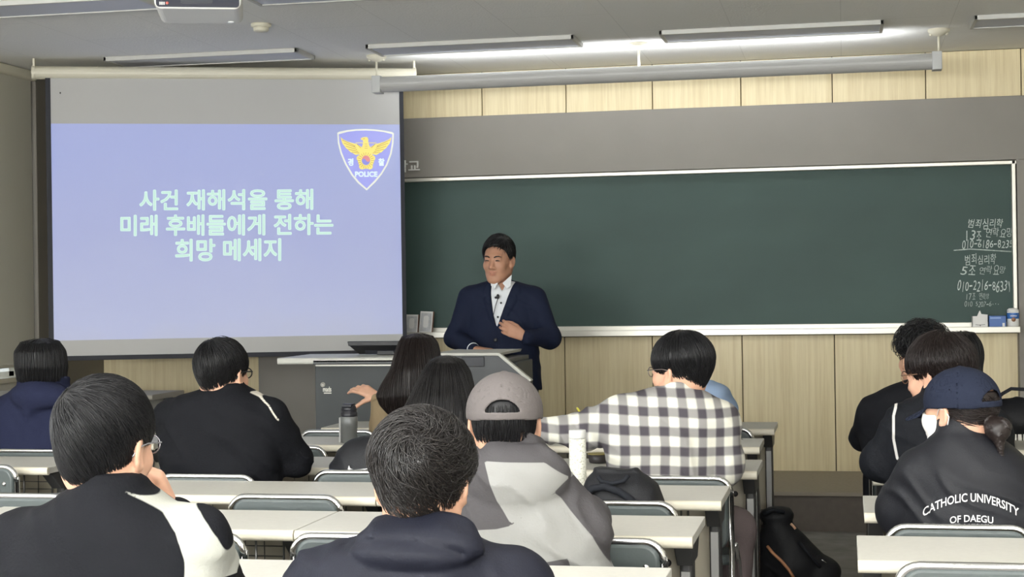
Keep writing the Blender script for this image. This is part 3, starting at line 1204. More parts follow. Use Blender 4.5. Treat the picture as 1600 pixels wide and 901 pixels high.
P_Y = 9.18
ceiling_panel(atZ(297, 86, CEIL_Z - .035)[0], P_Y, 'unlit ceiling panel light above the projection screen')
ceiling_panel(atZ(733, 72, CEIL_Z - .035)[0], P_Y, 'unlit ceiling panel light behind the left half of the hanging lamp tube')
ceiling_panel(atZ(1203, 50, CEIL_Z - .035)[0], P_Y, 'unlit ceiling panel light behind the right half of the hanging lamp tube')
ceiling_panel(atZ(1524, 30, CEIL_Z - .035)[0] + .62, P_Y, 'unlit ceiling panel light in the top right corner, cut by the edge')
xx = atZ(229, 6, CEIL_Z - .035)
ceiling_panel(xx[0] - .62, xx[1] + .06, 'unlit ceiling panel light in the top left corner, left of the projector')
xx = atZ(385, 3, CEIL_Z - .035)
ceiling_panel(xx[0] + .62, xx[1] + .02, 'sliver of an unlit ceiling panel light just right of the projector')
for y in LIT_ROWS:
    for x in PANEL_X:
        ceiling_panel(x, y, 'lit ceiling panel light over the seats', True, 'lit ceiling panels over the seats')

dt = atZ(408, 46, CEIL_Z - .03)
r = thing('smoke_detector', 'small round white smoke detector on the ceiling beside the projector', 'smoke detector', (dt[0], dt[1], CEIL_Z))
MB().lathe([(.055, 0), (.055, -.012), (.048, -.02)], n=28).build('base', M['ivory'], r)
MB().lathe([(.04, -.018), (.042, -.034), (.036, -.042), (.0, -.044)], n=28).build('sensor_head', M['ivory'], r)

# the long hanging board lamp
LY, LZ = 9.45, 2.655
a0, a1 = atY(597, 130, LY), atY(1456, 97, LY)
lx0, lx1 = a0[0], a1[0]
LZ = (a0[2] + a1[2]) / 2
r = thing('board_lamp', 'long white hanging tube lamp in front of the board, lit upwards', 'lamp', ((lx0 + lx1) / 2, LY, LZ))
hl = (lx1 - lx0) / 2
R_ = .05
sh = []
for k in range(15):
    a = math.radians(125 + 185 * k / 14)
    sh.append((0, R_ * math.cos(a) , R_ * math.sin(a)))
inner = [(0, y * .93, z * .93) for _, y, z in sh[::-1]]
mb = MB()
n = len(sh + inner)
for s in (-hl, hl):
    mb.v += [(s, y, z) for _, y, z in sh + inner]
for i in range(n):
    j = (i + 1) % n
    mb.f.append((i, j, j + n, i + n))
    mb.m.append(0)
    mb.s.append(False)
for s0 in (0, n):
    for i in range(len(sh) - 1):
        mb.f.append((s0 + i, s0 + i + 1, s0 + n - 2 - i, s0 + n - 1 - i))
        mb.m.append(0)
        mb.s.append(False)
mb.build('reflector', mat('lamp_white_metal', lin(172, 172, 170), .4), r)
mb = MB()
for k in range(3):
    x0_ = -hl + .06 + k * (2 * hl - .12) / 3
    mb.tube([(x0_ + .02, .002, .002), (x0_ + (2 * hl - .12) / 3 - .02, .002, .002)], .013, 10)
mb.build('lamp_tube', mat('glowing_tube', (.9, .9, .9), .5, emit=BAR_COLOR, estr=6.0), r)
for s in (-1, 1):
    mb = MB()
    mb.box((s * hl - (.0 if s > 0 else .055), -.045, -.055), (s * hl + (.055 if s > 0 else .0), .045, .05))
    mb.build('end_cap', mat('grey_cap', lin(186, 188, 188), .45), r, bev=.004)
for k, px in enumerate((588, 998, 1467)):
    x = atY(px, 80, LY)[0] - (lx0 + lx1) / 2
    top = CEIL_Z - LZ
    mb = MB()
    mb.lathe([(.062, top), (.06, top - .015), (.04, top - .03), (.012, top - .04)], (x, 0, 0), n=24)
    mb.sphere((x - .045, 0, top - .028), .009).sphere((x + .045, 0, top - .028), .009)
    mb.build('ceiling_rose', M['ivory'], r)
    MB().tube([(x, 0, top - .03), (x, 0, .045)], .007, 8).build('drop_rod', M['ivory'], r)
bar = area_light('bar_light', ((lx0 + lx1) / 2, LY + .012, LZ + .03), (0, .5, .87), lx1 - lx0 - .5, .05, BAR_POWER, BAR_COLOR)

# projector ---------------------------------------------------------------------------
pz = 2.58
q0, q1 = atZ(249, 17, pz), atZ(384, 17, pz)
qf = atZ(320, 38, pz)
r = thing('projector', 'white ceiling projector with a dark glossy rear panel at the top edge', 'projector', ((q0[0] + q1[0]) / 2, q0[1], pz), rz=math.radians(20))
hw = .5 * (np.dot(q1 - q0, C_R))
dp = qf[1] - q0[1]
MB().rbox((-hw, 0, 0), (hw, dp, .13), .03, 1).build('case', M['white'], r, bev=.006, seg=3)
MB().rbox((-hw + .008, -.006, .006), (hw - .008, .004, .124), .014, 1).build('rear_panel', mat('glossy_dark_panel', lin(52, 54, 66), .12, coat=.6), r)
MB().rbox((-.07, -.009, .02), (.06, -.0055, .1), .01, 1).build('socket_plate', mat('dark_socket_plate', lin(38, 40, 50), .4), r)
mb = MB()
for k in range(4):
    mb.box((-hw + .022 + k * .006, -.0085, .014), (-hw + .026 + k * .006, -.006, .026))
mb.build('printed_mark', M['white'], r)
MB().lathe([(.006, 0), (.006, .002)], (-hw + .054, -.006, .022), (0, -1, 0), 14).build('red_button', mat('red_lamp', lin(220, 120, 110), .4), r)
MB().sphere((hw - .05, dp - .05, -.001), (.016, .016, .004)).build('foot_lens', mat('clear_foot', lin(245, 248, 250), .1), r)
MB().tube([(0, dp / 2, .12), (0, dp / 2, CEIL_Z - pz)], .022, 14).lathe([(.06, 0), (.06, -.02), (.03, -.03)], (0, dp / 2, CEIL_Z - pz)).build('ceiling_mount', M['white'], r)

# ================================================================== LECTERN
LYF = 8.30
m_lect = mat('lectern_dark_grey', lin(72, 76, 78), .6, noise=.04, nscale=(6, 6, 6))
m_lect2 = mat('lectern_mid_grey', lin(96, 98, 100), .6)
m_edge = mat('lectern_white_edge', lin(206, 206, 198), .45)
p = atY(640, 562, LYF)
lec = thing('lectern', 'wide dark grey lectern with a white edged top in front of the lecturer', 'lectern', (p[0], LYF, 0))
lo = np.array(lec.location)
LX = lambda px, y=560: atY(px, y, LYF)[0] - lo[0]
LZf = lambda px, py, Y=LYF: atY(px, py, Y)[2]
xl, xm, xr = LX(490, 580), LX(690), LX(790)
zt0, zt1 = LZf(520, 567.5), LZf(520, 557.5)
MB().box((xl, .02, .0), (xr + .06, .44, zt0)).build('cabinet_body', m_lect, lec, bev=.006)
MB().box((xl + .03, -.10, zt0), (LX(800), .46, zt1 - .012)).box((LX(443), -.08, zt0 + .002), (xm, .46, zt1 - .012)).build('top_panel', m_lect2, lec, bev=.003)
MB().rbox((LX(443), -.10, zt0), (xm, .46, zt1), .012, 0).build('worktop', m_edge, lec)
MB().box((LX(492), .008, LZf(520, 572)), (xm + .05, .021, LZf(520, 569.5))).build('light_strip', M['alu'], lec)
fz = lambda px, py: (LX(px, py), LZf(px, py))
zc = LZf(740, 551)
poly = [fz(686, 553), fz(788, 552), fz(834, 592), fz(826, 600), fz(800, 606), fz(686, 606)]
MB().prism([(x, -.11, z) for x, z in poly], (0, .022, 0)).build('console_fascia', mat('console_grey', lin(92, 95, 98), .55), lec, bev=.003)
mb = MB()
mb.prism([(x, -.125, z) for x, z in (fz(684, 550), fz(789, 549.5), fz(787, 554), fz(684, 554))], (0, .58, 0))
mb.prism([(x, -.125, z) for x, z in (fz(788, 550), fz(838, 591.5), fz(834, 595), fz(786, 554))], (0, .040, 0))
mb.build('console_top', m_edge, lec, bev=.002)
MB().box((LX(729, 560), -.118, LZf(740, 571)), (LX(764, 560), -.105, LZf(740, 556))).build('cable_flap', mat('flap_dark', lin(66, 68, 74), .5), lec, bev=.003)
MB().box((LX(700), -.10, LZf(740, 640)), (LX(800), .03, LZf(740, 606))).build('lower_recess', mat('recess_dark', lin(44, 46, 50), .6), lec)
lx, lz = LX(503, 601), LZf(503, 601)
MB().lathe([(.013, 0), (.013, .006), (.010, .006), (.010, .004)], (lx, .02, lz), (0, -1, 0), 18).build('lock', M['alu'], lec)
v, f, asp = text_mesh('mads', .02)
z0, z1, x0, x1 = LZf(510, 612), LZf(510, 604), LX(503, 608), LX(516, 608)
mb = MB()
mb.add([(x0 + (x1 - x0) * x, .018, z0 + (z1 - z0) * y) for x, y in v], f)
mb.box((x0 + .005, .0175, z0 - .010), (x1, .019, z0 - .005))
mb.build('maker_mark', M['alu'], lec)

mo = atY(600, 553, LYF + .2)
mon = thing('monitor', 'low black monitor tilted back on the left half of the lectern', 'monitor', (mo[0], LYF + .2, zt1))
mx = lambda px, py: atY(px, py, LYF + .2) - np.array(mon.location)
zz = mx(545, 533)[2]
tl, trr = mx(545, 533)[0], mx(672, 533)[0]
bl_, brr = mx(556, 553)[0], mx(664, 553)[0]
MB().prism([(tl, -.03, zz), (trr, -.03, zz), (trr - .006, -.03, zz - .025), (tl + .006, -.03, zz - .025)], (0, .03, 0)).prism([(tl + .004, -.025, zz - .02), (trr - .004, -.025, zz - .02), (brr, .06, .004), (bl_, .06, .004)], (0, .03, .006)).build('monitor_shell', M['black'], mon, bev=.003)
MB().prism([(bl_ + .05, -.0, zz * .6), (brr - .05, -.0, zz * .6), (brr - .04, .05, .006), (bl_ + .04, .05, .006)], (0, .002, -.002)).build('rear_grille', mat('grille_grey', lin(60, 62, 70), .4), mon)
MB().box((-.05, .03, 0), (.05, .10, .025)).build('monitor_stand', M['black'], mon, bev=.004)

# side table by the left wall, under the screen
st = thing('side_table', 'grey side table standing under the left half of the projection screen', 'table', atY(215, 700, 8.75) * V3(1, 1, 0))
sx = atY(288, 620, 8.95)[0] - st.location.x
MB().rbox((sx - 1.2, -.25, .80), (sx, .2, .83), .012, 0).build('tabletop', mat('table_grey', lin(150, 146, 136), .5), st)
for x in (sx - 1.1, sx - .08):
    for y in (-.2, .15):
        MB().box((x - .02, y - .02, 0), (x + .02, y + .02, .80)).build('leg', m_lect2, st)
MB().box((sx - 1.08, .12, .45), (sx - .1, .14, .80)).build('modesty_panel', mat('table_panel', lin(120, 118, 110), .6), st)


# ================================================================== DESKS AND CHAIRS
m_top = mat('desk_laminate', lin(196, 194, 186), .5, noise=.03, nscale=(70, 70, 70))
m_strip = mat('desk_edge_cream', lin(216, 210, 192), .4)
m_panel = mat('desk_panel_beige', lin(186, 178, 158), .55, noise=.03, nscale=(8, 8, 8))
m_leg = mat('desk_leg_dark', lin(66, 66, 66), .45, metal=.2)
m_leg2 = mat('desk_leg_light', lin(150, 150, 148), .4, metal=.3)
m_wire = mat('wire_grey', lin(120, 120, 118), .35, metal=.7)
m_bolt = mat('bolt_black', lin(40, 38, 38), .45)
DW, DD, DH = 1.118, .41, .72


def make_desk(label):
    r = thing('classroom_desk', label, 'desk', (0, 0, 0), 'two-seat classroom desks')
    w, d = DW / 2, DD / 2
    MB().box((-w, -d + .016, DH - .026), (w, d, DH)).build('tabletop', m_top, r, bev=.002)
    MB().rbox((-w, -d, DH - .031), (w, -d + .024, DH + .0005), .013, 0).build('edge_strip', m_strip, r)
    pn = MB().box((-w + .06, .10, .30), (w - .06, .118, .66)).build('modesty_panel', m_panel, r, bev=.002)
    for x in (-w + .10, w - .10):
        for z in (.36, .60):
            MB().lathe([(.011, 0), (.011, .006), (.007, .009)], (x, .10, z), (0, -1, 0), 14).build('bolt', m_bolt, pn)
    for s in (-1, 1):
        x = s * (w - .035)
        lg = MB().rbox((x - .018, -.035, .03), (x + .018, .06, DH - .09), .012, 2).build('leg', m_leg, r)
        MB().box((x - .012, -.045, .05), (x + .012, -.033, DH - .12)).build('leg_strip', m_leg2, lg)
        MB().rbox((x - .026, -.20, 0), (x + .026, .19, .035), .015, 1).build('foot_bar', m_leg, lg)
        MB().prism([(x - .022, -.15, DH - .03), (x - .022, .17, DH - .03), (x - .022, .09, DH - .10), (x - .022, -.06, DH - .10)], (.044, 0, 0)).build('bracket', m_leg, lg, bev=.003)
    mb = MB()
    x0, x1, z0 = -w + .13, w - .13, DH - .15
    for y in (-.15, .08):
        mb.tube([(x0, y, DH - .03), (x0, y, z0 + .015), (x0 + .015, y, z0), (x1 - .015, y, z0), (x1, y, z0 + .015), (x1, y, DH - .03)], .0032, 6)
    for k in range(1, 14):
        x = x0 + (x1 - x0) * k / 14
        mb.tube([(x, -.15, z0), (x, .08, z0), (x, .08, DH - .04)], .0017, 5)
    for k in range(1, 4):
        y = -.15 + .23 * k / 4
        mb.tube([(x0, y, z0), (x1, y, z0)], .0017, 5)
        mb.tube([(x0, .08, z0 + .03 * k), (x1, .08, z0 + .03 * k)], .0017, 5)
    mb.build('wire_basket', m_wire, r)
    return r


m_vinyl = mat('green_grey_vinyl', lin(72, 80, 80), .42, spec=.5, bump=.08, bscale=60)


def make_chair(label):
    r = thing('folding_chair', label, 'chair', (0, 0, 0), 'chrome framed folding chairs')
    w, T = .186, .742

    def arc(cx, cz, r_, a0, a1, y, n=7):
        return [(cx + r_ * math.cos(a), y, cz + r_ * math.sin(a)) for a in np.linspace(a0, a1, n)]
    rr = .05
    hoop = [(-w, -.30, .012), (-w, -.215, .30), (-w, -.19, .47), (-w, -.20, T - rr)]
    hoop += arc(-w + rr, T - rr - .011, rr, PI, PI / 2, -.204)
    hoop += arc(w - rr, T - rr - .011, rr, PI / 2, 0, -.204)
    hoop += [(w, -.20, T - rr), (w, -.19, .47), (w, -.215, .30), (w, -.30, .012)]
    MB().tube(hoop, .011, 10).build('back_frame', M['chrome'], r)
    bk = MB().rbox((-w + .009, -.216, T - .255), (w - .009, -.186, T - .014), .045, 1).build('backrest', m_vinyl, r, bev=.011, seg=3)
    for x in (-w + .045, w - .045):
        for z in (T - .075, T - .20):
            MB().lathe([(.010, 0), (.009, .004), (.004, .007), (0, .0075)], (x, -.215, z), (0, -1, 0), 14).build('stud', M['chrome'], bk)
    MB().rbox((-.185, -.17, .425), (.185, .19, .462), .05, 2).build('seat', m_vinyl, r, bev=.012, seg=3)
    for s in (-1, 1):
        MB().tube([(s * .197, .24, .012), (s * .197, .16, .20), (s * .197, -.02, .42), (s * .197, -.17, .50)], .0105, 10).build('leg', M['chrome'], r)
        MB().lathe([(.015, 0), (.015, .035), (.012, .037)], (s * .197, .243, 0), n=12).lathe([(.015, 0), (.015, .035), (.012, .037)], (s * w, -.302, 0), n=12).build('rubber_foot', M['black'], r)
    MB().tube([(-.197, .10, .30), (.197, .10, .30)], .008, 8).tube([(-w, -.25, .17), (w, -.25, .17)], .008, 8).build('cross_bar', M['chrome'], r)
    return r


# rows of the middle block: (right-hand end at the near edge, pixel), near-edge Y
ROWS = {'A': ((1210, 670), 7.64), 'B': ((1187, 699), 6.76), 'C': ((1183, 737), 5.86), 'D': ((1127, 786), 5.02), 'E': ((1082, 839), 4.28), 'F': ((1018, 920), 3.40)}
ROWNAME = {'A': 'front', 'B': 'second', 'C': 'third', 'D': 'fourth', 'E': 'fifth', 'F': 'rear'}
desk0 = None


def put_desk(x_left, y_near, label):
    global desk0
    if desk0 is None:
        desk0 = o = make_desk(label)
    else:
        o = copy_tree(desk0)
    o['label'] = label
    o.location = (x_left + DW / 2 + .001, y_near + DD / 2, 0)
    return o


ROW_R = {}
DESK_WORDS = {('A', 1): 'front desk of the middle block, right end bare beside the wooden wall panel',
              ('B', 1): 'second desk of the middle block, directly behind the front desk on the right',
              ('C', 1): 'third-row desk holding the white bottle and the small black bowl',
              ('D', 1): 'fourth-row desk holding the black rucksack behind the checked shirt',
              ('E', 1): 'fifth-row desk to the right of the black-haired front student',
              ('F', 1): 'nearest desk of the middle block, right half, at the bottom edge',
              ('A', 0): 'front desk of the middle block in front of the lectern',
              ('B', 0): 'second desk of the middle block holding the grey tumbler',
              ('C', 0): 'third-row desk behind the rounded black bag, left half',
              ('D', 0): 'fourth-row desk with the empty chair pushed under, left half',
              ('E', 0): 'fifth-row desk to the right of the white-sleeved student, left half',
              ('F', 0): 'nearest desk of the middle block, left half, at the bottom edge'}
for k, (px, yn) in ROWS.items():
    xr_ = atY(px[0], px[1], yn)[0]
    ROW_R[k] = xr_
    put_desk(xr_ - DW - .002, yn, DESK_WORDS[k, 1])
    put_desk(xr_ - 2 * DW - .006, yn, DESK_WORDS[k, 0])
# left block
xr_ = atY(73, 731, 5.79)[0]
put_desk(xr_ - DW, 5.79, 'desk at the left edge behind the girl in the navy hoodie')
put_desk(xr_ - DW, 6.78, 'desk in front of the girl in the navy hoodie')
# right block
RX = [(3.96, 'nearest desk at the bottom right with its whole pale top in view'), (4.80, 'desk the woman in the navy cap sits at'),
      (5.72, 'desk the man with white piped shoulders sits at'), (6.70, 'desk holding the black bag at the right edge'),
      (7.62, 'front desk of the right-hand block, in front of the woman with long hair')]
for k, (yn, lab) in enumerate(RX):
    xl_ = (.02, .045, .085, .11, .13)[k]
    put_desk(xl_, yn, lab)
    if k < 1:
        put_desk(xl_ + DW + .004, yn, 'desk at the right end of the nearest right-hand row')

chair0 = None


def put_chair(x, y_back, label, rz=0.0):
    """y_back: where the top of the back stands."""
    global chair0
    if chair0 is None:
        chair0 = o = make_chair(label)
    else:
        o = copy_tree(chair0)
    o['label'] = label
    c, s = math.cos(rz), math.sin(rz)
    o.location = (x - .204 * s, y_back + .204 * c, 0)
    o.rotation_euler = (0, 0, rz)
    return o


def chair_px(x0, x1, y, yb, label, rz=0.0):
    a = atY((x0 + x1) / 2, y, yb)
    return put_chair(a[0], yb, label, rz)


chair_px(356, 535, 772, 4.91, 'empty chair under the fourth-row desk, whole padded back in view')
chair_px(-66, 115, 773, 4.86, 'empty chair peeking out left of the big black-haired student')
chair_px(245, 400, 742, 5.46, 'chair the man in the plain black jacket sits on')
chair_px(487, 648, 737, 5.62, 'chair carrying the rounded black bag with the white mark')
chair_px(972, 1141, 746, 5.53, 'chair the man in the checked shirt sits on')
chair_px(868, 1052, 792, 4.86, 'chair carrying the slumped black rucksack')
chair_px(176, 384, 836, 4.10, 'chair under the fifth-row desk right of the white sleeve')
chair_px(462, 660, 836, 4.12, 'chair under the fifth-row desk left of the black hooded jacket')
chair_px(824, 1026, 844, 4.12, 'chair under the fifth-row desk right of the grey jacket')
chair_px(-170, 20, 830, 4.06, 'chair behind the shoulder of the big student at the left edge')
chair_px(1395, 1600, 816, 4.46, 'chair the woman in the navy cap sits on')
chair_px(1413, 1650, 878, 3.84, 'chair at the bottom right edge, pushed under the nearest right-hand desk')
chair_px(-115, 29, 726, 5.70, 'chair at the left edge with studs on its padded back')
chair_px(-18, 116, 700, 6.32, 'chair the girl in the navy hoodie sits on')
chair_px(1048, 1176, 668, 7.48, 'chair of the front row, seen right of the checked shirt')
chair_px(380, 508, 700, 6.52, 'chair of the second row beside the elbow of the black-jacketed man')
chair_px(465, 592, 672, 7.30, 'chair of the front row behind the grey tumbler')


# ================================================================== PEOPLE: the kit
RNG = np.random.default_rng(11)


def rotz(a):
    c, s = math.cos(a), math.sin(a)
    return np.array([[c, -s, 0], [s, c, 0], [0, 0, 1.0]])


def rotx(a):
    c, s = math.cos(a), math.sin(a)
    return np.array([[1.0, 0, 0], [0, c, -s], [0, s, c]])


def roty(a):
    c, s = math.cos(a), math.sin(a)
    return np.array([[c, 0, s], [0, 1.0, 0], [-s, 0, c]])


def axis_rot(ax, a):
    return np.array(Matrix.Rotation(a, 3, Vector([float(q) for q in ax])))


class Head:
    """Local axes: x to the person's right, y forward, z up; origin in the middle of the head."""

    def __init__(self, c, s=1.0, yaw=0, pitch=0, roll=0, hs=0.0):
        self.c, self.s = np.array(c, float), s
        r = math.radians
        self.R = rotz(r(yaw)) @ rotx(r(-pitch)) @ roty(r(roll))

    def loc(self, P):
        return (P - self.c) @ self.R / self.s

    def W(self, *v):
        return self.c + self.R @ (np.array(v, float) * self.s)

    def D(self, *v):
        return self.R @ np.array(v, float)


def bounded(fn, c, r):
    """fn where P is near c; elsewhere the distance to the ball that holds it."""
    c = np.asarray(c, float)

    def g(P):
        q = np.linalg.norm(P - c, axis=1)
        out = q - r + 0.03
        m = q < r + 0.06
        if m.any():
            out[m] = fn(P[m])
        return out
    return g


def head_sdf(P, male=True):
    e = lambda c, r, R=None: ell(P, c, r, R)
    d = e((0, -.014, .034), (.075, .095, .083))
    d = smin(d, e((0, -.045, -.022), (.062, .055, .065)), .03)
    d = smin(d, e((0, .028, -.028), (.063, .066, .082)), .03)
    for s in (-1, 1):
        d = smin(d, cone(P, (s * .052, .0, -.055), (s * .022, .066, -.094), .018, .018), .03)
        d = smin(d, e((s * .040, .062, -.022), (.022, .022, .024)), .02)
    d = smin(d, e((0, .074, -.098), (.020, .018, .018)), .025)
    d = smin(d, e((0, .080, .030), (.050, .014, .012)), .016)
    for s in (-1, 1):
        d = smax(d, -e((s * .031, .099, .010), (.018, .016, .012)), .012)
        d = smin(d, e((s * .031, .079, .008), (.017, .013, .012)), .006)
    d = smin(d, cone(P, (0, .084, .012), (0, .104, -.026), .008, .0125), .012)
    for s in (-1, 1):
        d = smin(d, e((s * .013, .095, -.031), (.009, .010, .008)), .006)
    d = smin(d, e((0, .0895, -.054), (.024, .010, .006)), .006)
    d = smin(d, e((0, .0875, -.065), (.020, .010, .007)), .006)
    d = smax(d, -e((0, .100, -.0595), (.022, .006, .0014)), .003)
    for s in (-1, 1):
        R = rotz(s * .38) @ rotx(.12)
        ear = e((s * .078, -.008, -.006), (.009, .020, .033), R)
        ear = smax(ear, -e((s * .087, -.004, -.004), (.007, .012, .022), R), .006)
        ear = smin(ear, e((s * .076, .004, -.030), (.007, .009, .010)), .006)
        d = smin(d, ear, .006)
    return d


def finger_chain(base, d, n, lens, curls):
    pts = [np.array(base, float)]
    ax = nrm(np.cross(d, n))
    v = np.array(d, float)
    for L, c in zip(lens, curls):
        v = axis_rot(ax, c) @ v
        pts.append(pts[-1] + v * L)
    return pts


class Hand:
    """d: wrist to knuckles; n: out of the palm; side: +1 if the thumb lies along cross(d, n)."""

    def __init__(self, wrist, d, n, side=1, curl=(.35, .4, .3), spread=.06, thumb=(.6, .75, .35, .25), s=1.0, each=None):
        w = np.array(wrist, float)
        d = nrm(d)
        n = nrm(np.array(n, float) - d * np.dot(n, d))
        t = np.cross(d, n) * side
        self.prims = []
        self.c = w + d * .09 * s
        base_l = (.026, .009, -.009, -.025)
        reach = (.086, .090, .085, .076)
        ln = ((.044, .027, .021), (.049, .030, .022), (.045, .028, .021), (.036, .022, .019))
        for i in range(4):
            k = w + d * reach[i] * s + t * base_l[i] * s
            self.prims.append((w + d * .012 * s + t * base_l[i] * .55 * s, k, .0135 * s, .0105 * s, .014))
            fd = nrm(d + t * spread * (1.5 - i))
            cu = curl if each is None else each[i]
            pts = finger_chain(k, fd, n, [q * s for q in ln[i]], cu)
            rr = [.0098, .0088, .0078, .0064]
            for j in range(3):
                self.prims.append((pts[j], pts[j + 1], rr[j] * s * (.92 if i == 3 else 1), rr[j + 1] * s * (.92 if i == 3 else 1), .003))
        b = w + d * .022 * s + t * .020 * s
        a, o, c1, c2 = thumb
        td = nrm(d * a + t * o + n * .35)
        pts = [b, b + td * .042 * s]
        ax = nrm(np.cross(td, d + n * .2))
        v = axis_rot(ax, c1) @ td
        pts.append(pts[-1] + v * .034 * s)
        v = axis_rot(ax, c2) @ v
        pts.append(pts[-1] + v * .026 * s)
        rr = (.0150, .0118, .0100, .0078)
        for j in range(3):
            self.prims.append((pts[j], pts[j + 1], rr[j] * s, rr[j + 1] * s, .008 if j == 0 else .003))
        self.s = s

    def __call__(self, P):
        d = None
        for a, b, ra, rb, k in self.prims:
            q = cone(P, a, b, ra, rb)
            d = q if d is None else smin(d, q, k * self.s)
        return d


def grow_strands(fn, P0, flow, n, step, r, off, taper=True, wob=0.0):
    """Locks that lie along the level surface of fn; three-sided tubes."""
    P = P0.copy()
    pts, nor = [], []
    for i in range(n):
        for _ in range(2):
            g = fn.grad(P, .003)
            P = P - g * (fn(P) - off)[:, None]
        pts.append(P.copy())
        nor.append(g)
        t = flow(P, g)
        if wob:
            t = t + wob * RNG.normal(size=t.shape)
        t = t - g * np.sum(t * g, 1)[:, None]
        t /= np.maximum(1e-6, np.linalg.norm(t, axis=1))[:, None]
        P = P + t * np.reshape(step, (-1, 1))
    pts, nor = np.stack(pts, 1), np.stack(nor, 1)
    T = np.gradient(pts, axis=1)
    T /= np.maximum(1e-9, np.linalg.norm(T, axis=2))[..., None]
    Bn = np.cross(T, nor)
    u = np.linspace(0, 1, n)
    prof = np.clip(np.minimum(.35 + 3 * u, 1.15 * (1 - u) ** .6 + .06), 0, 1)
    rad = np.reshape(r, (-1, 1)) * prof[None]
    ring = np.stack([pts + Bn * rad[..., None], pts + nor * rad[..., None] * .75, pts - Bn * rad[..., None]], 2)
    m = len(P0)
    V = ring.reshape(-1, 3)
    idx = np.arange(m * n * 3).reshape(m, n, 3)
    F = []
    for a, b in ((0, 1), (1, 2), (2, 0)):
        F.append(np.stack([idx[:, :-1, a], idx[:, :-1, b], idx[:, 1:, b], idx[:, 1:, a]], -1).reshape(-1, 4))
    return V, np.concatenate(F)


def hair_mat(name, c, rough=.42, spec=.32):
    m = mat(name, c, rough, spec=spec)
    b = m.node_tree.nodes['Principled BSDF']
    b.inputs['Anisotropic'].default_value = .5
    nt = m.node_tree
    nz = nt.nodes.new('ShaderNodeTexNoise')
    nz.inputs['Scale'].default_value = 220
    tc = nt.nodes.new('ShaderNodeTexCoord')
    nt.links.new(tc.outputs['Object'], nz.inputs['Vector'])
    rp = nt.nodes.new('ShaderNodeValToRGB')
    rp.color_ramp.elements[0].color = tuple(q * .55 for q in c[:3]) + (1,)
    rp.color_ramp.elements[1].color = tuple(q * 1.6 for q in c[:3]) + (1,)
    nt.links.new(nz.outputs['Fac'], rp.inputs[0])
    nt.links.new(rp.outputs[0], b.inputs['Base Color'])
    return m


HAIR_BLACK = hair_mat('black_hair', (.0075, .0074, .0085, 1))
HAIR_SOFT = hair_mat('soft_black_hair', (.012, .011, .0115, 1), .40)
HAIR_BROWN = hair_mat('dark_brown_hair', (.0135, .0092, .0085, 1), .40)


def skin_mat(name, c):
    m = mat(name, c, .52, spec=.4, sss=.12, noise=.05, nscale=(40, 40, 40))
    nt = m.node_tree
    b = nt.nodes['Principled BSDF']
    at = nt.nodes.new('ShaderNodeAttribute')
    at.attribute_name = 'lips'
    mx = nt.nodes.new('ShaderNodeMix')
    mx.data_type = 'RGBA'
    src = b.inputs['Base Color'].links[0].from_socket
    nt.links.new(at.outputs['Fac'], mx.inputs[0])
    nt.links.new(src, mx.inputs[6])
    mx.inputs[7].default_value = lin(168, 104, 92)
    nt.links.new(mx.outputs[2], b.inputs['Base Color'])
    return m


SKIN = skin_mat('skin', lin(194, 151, 126))
SKIN2 = skin_mat('skin_fair', lin(208, 163, 138))
SKIN3 = skin_mat('skin_tan', lin(176, 132, 108))

SHORT_LINE = [(-.14, -.086), (-.06, -.082), (-.035, -.030), (-.012, .014), (.02, .020), (.045, .026), (.065, .052), (.085, .066), (.13, .072)]
BOWL_LINE = [(-.14, -.096), (-.055, -.088), (-.03, -.026), (-.008, .010), (.03, .004), (.05, .006), (.07, .026), (.10, .030), (.13, .034)]


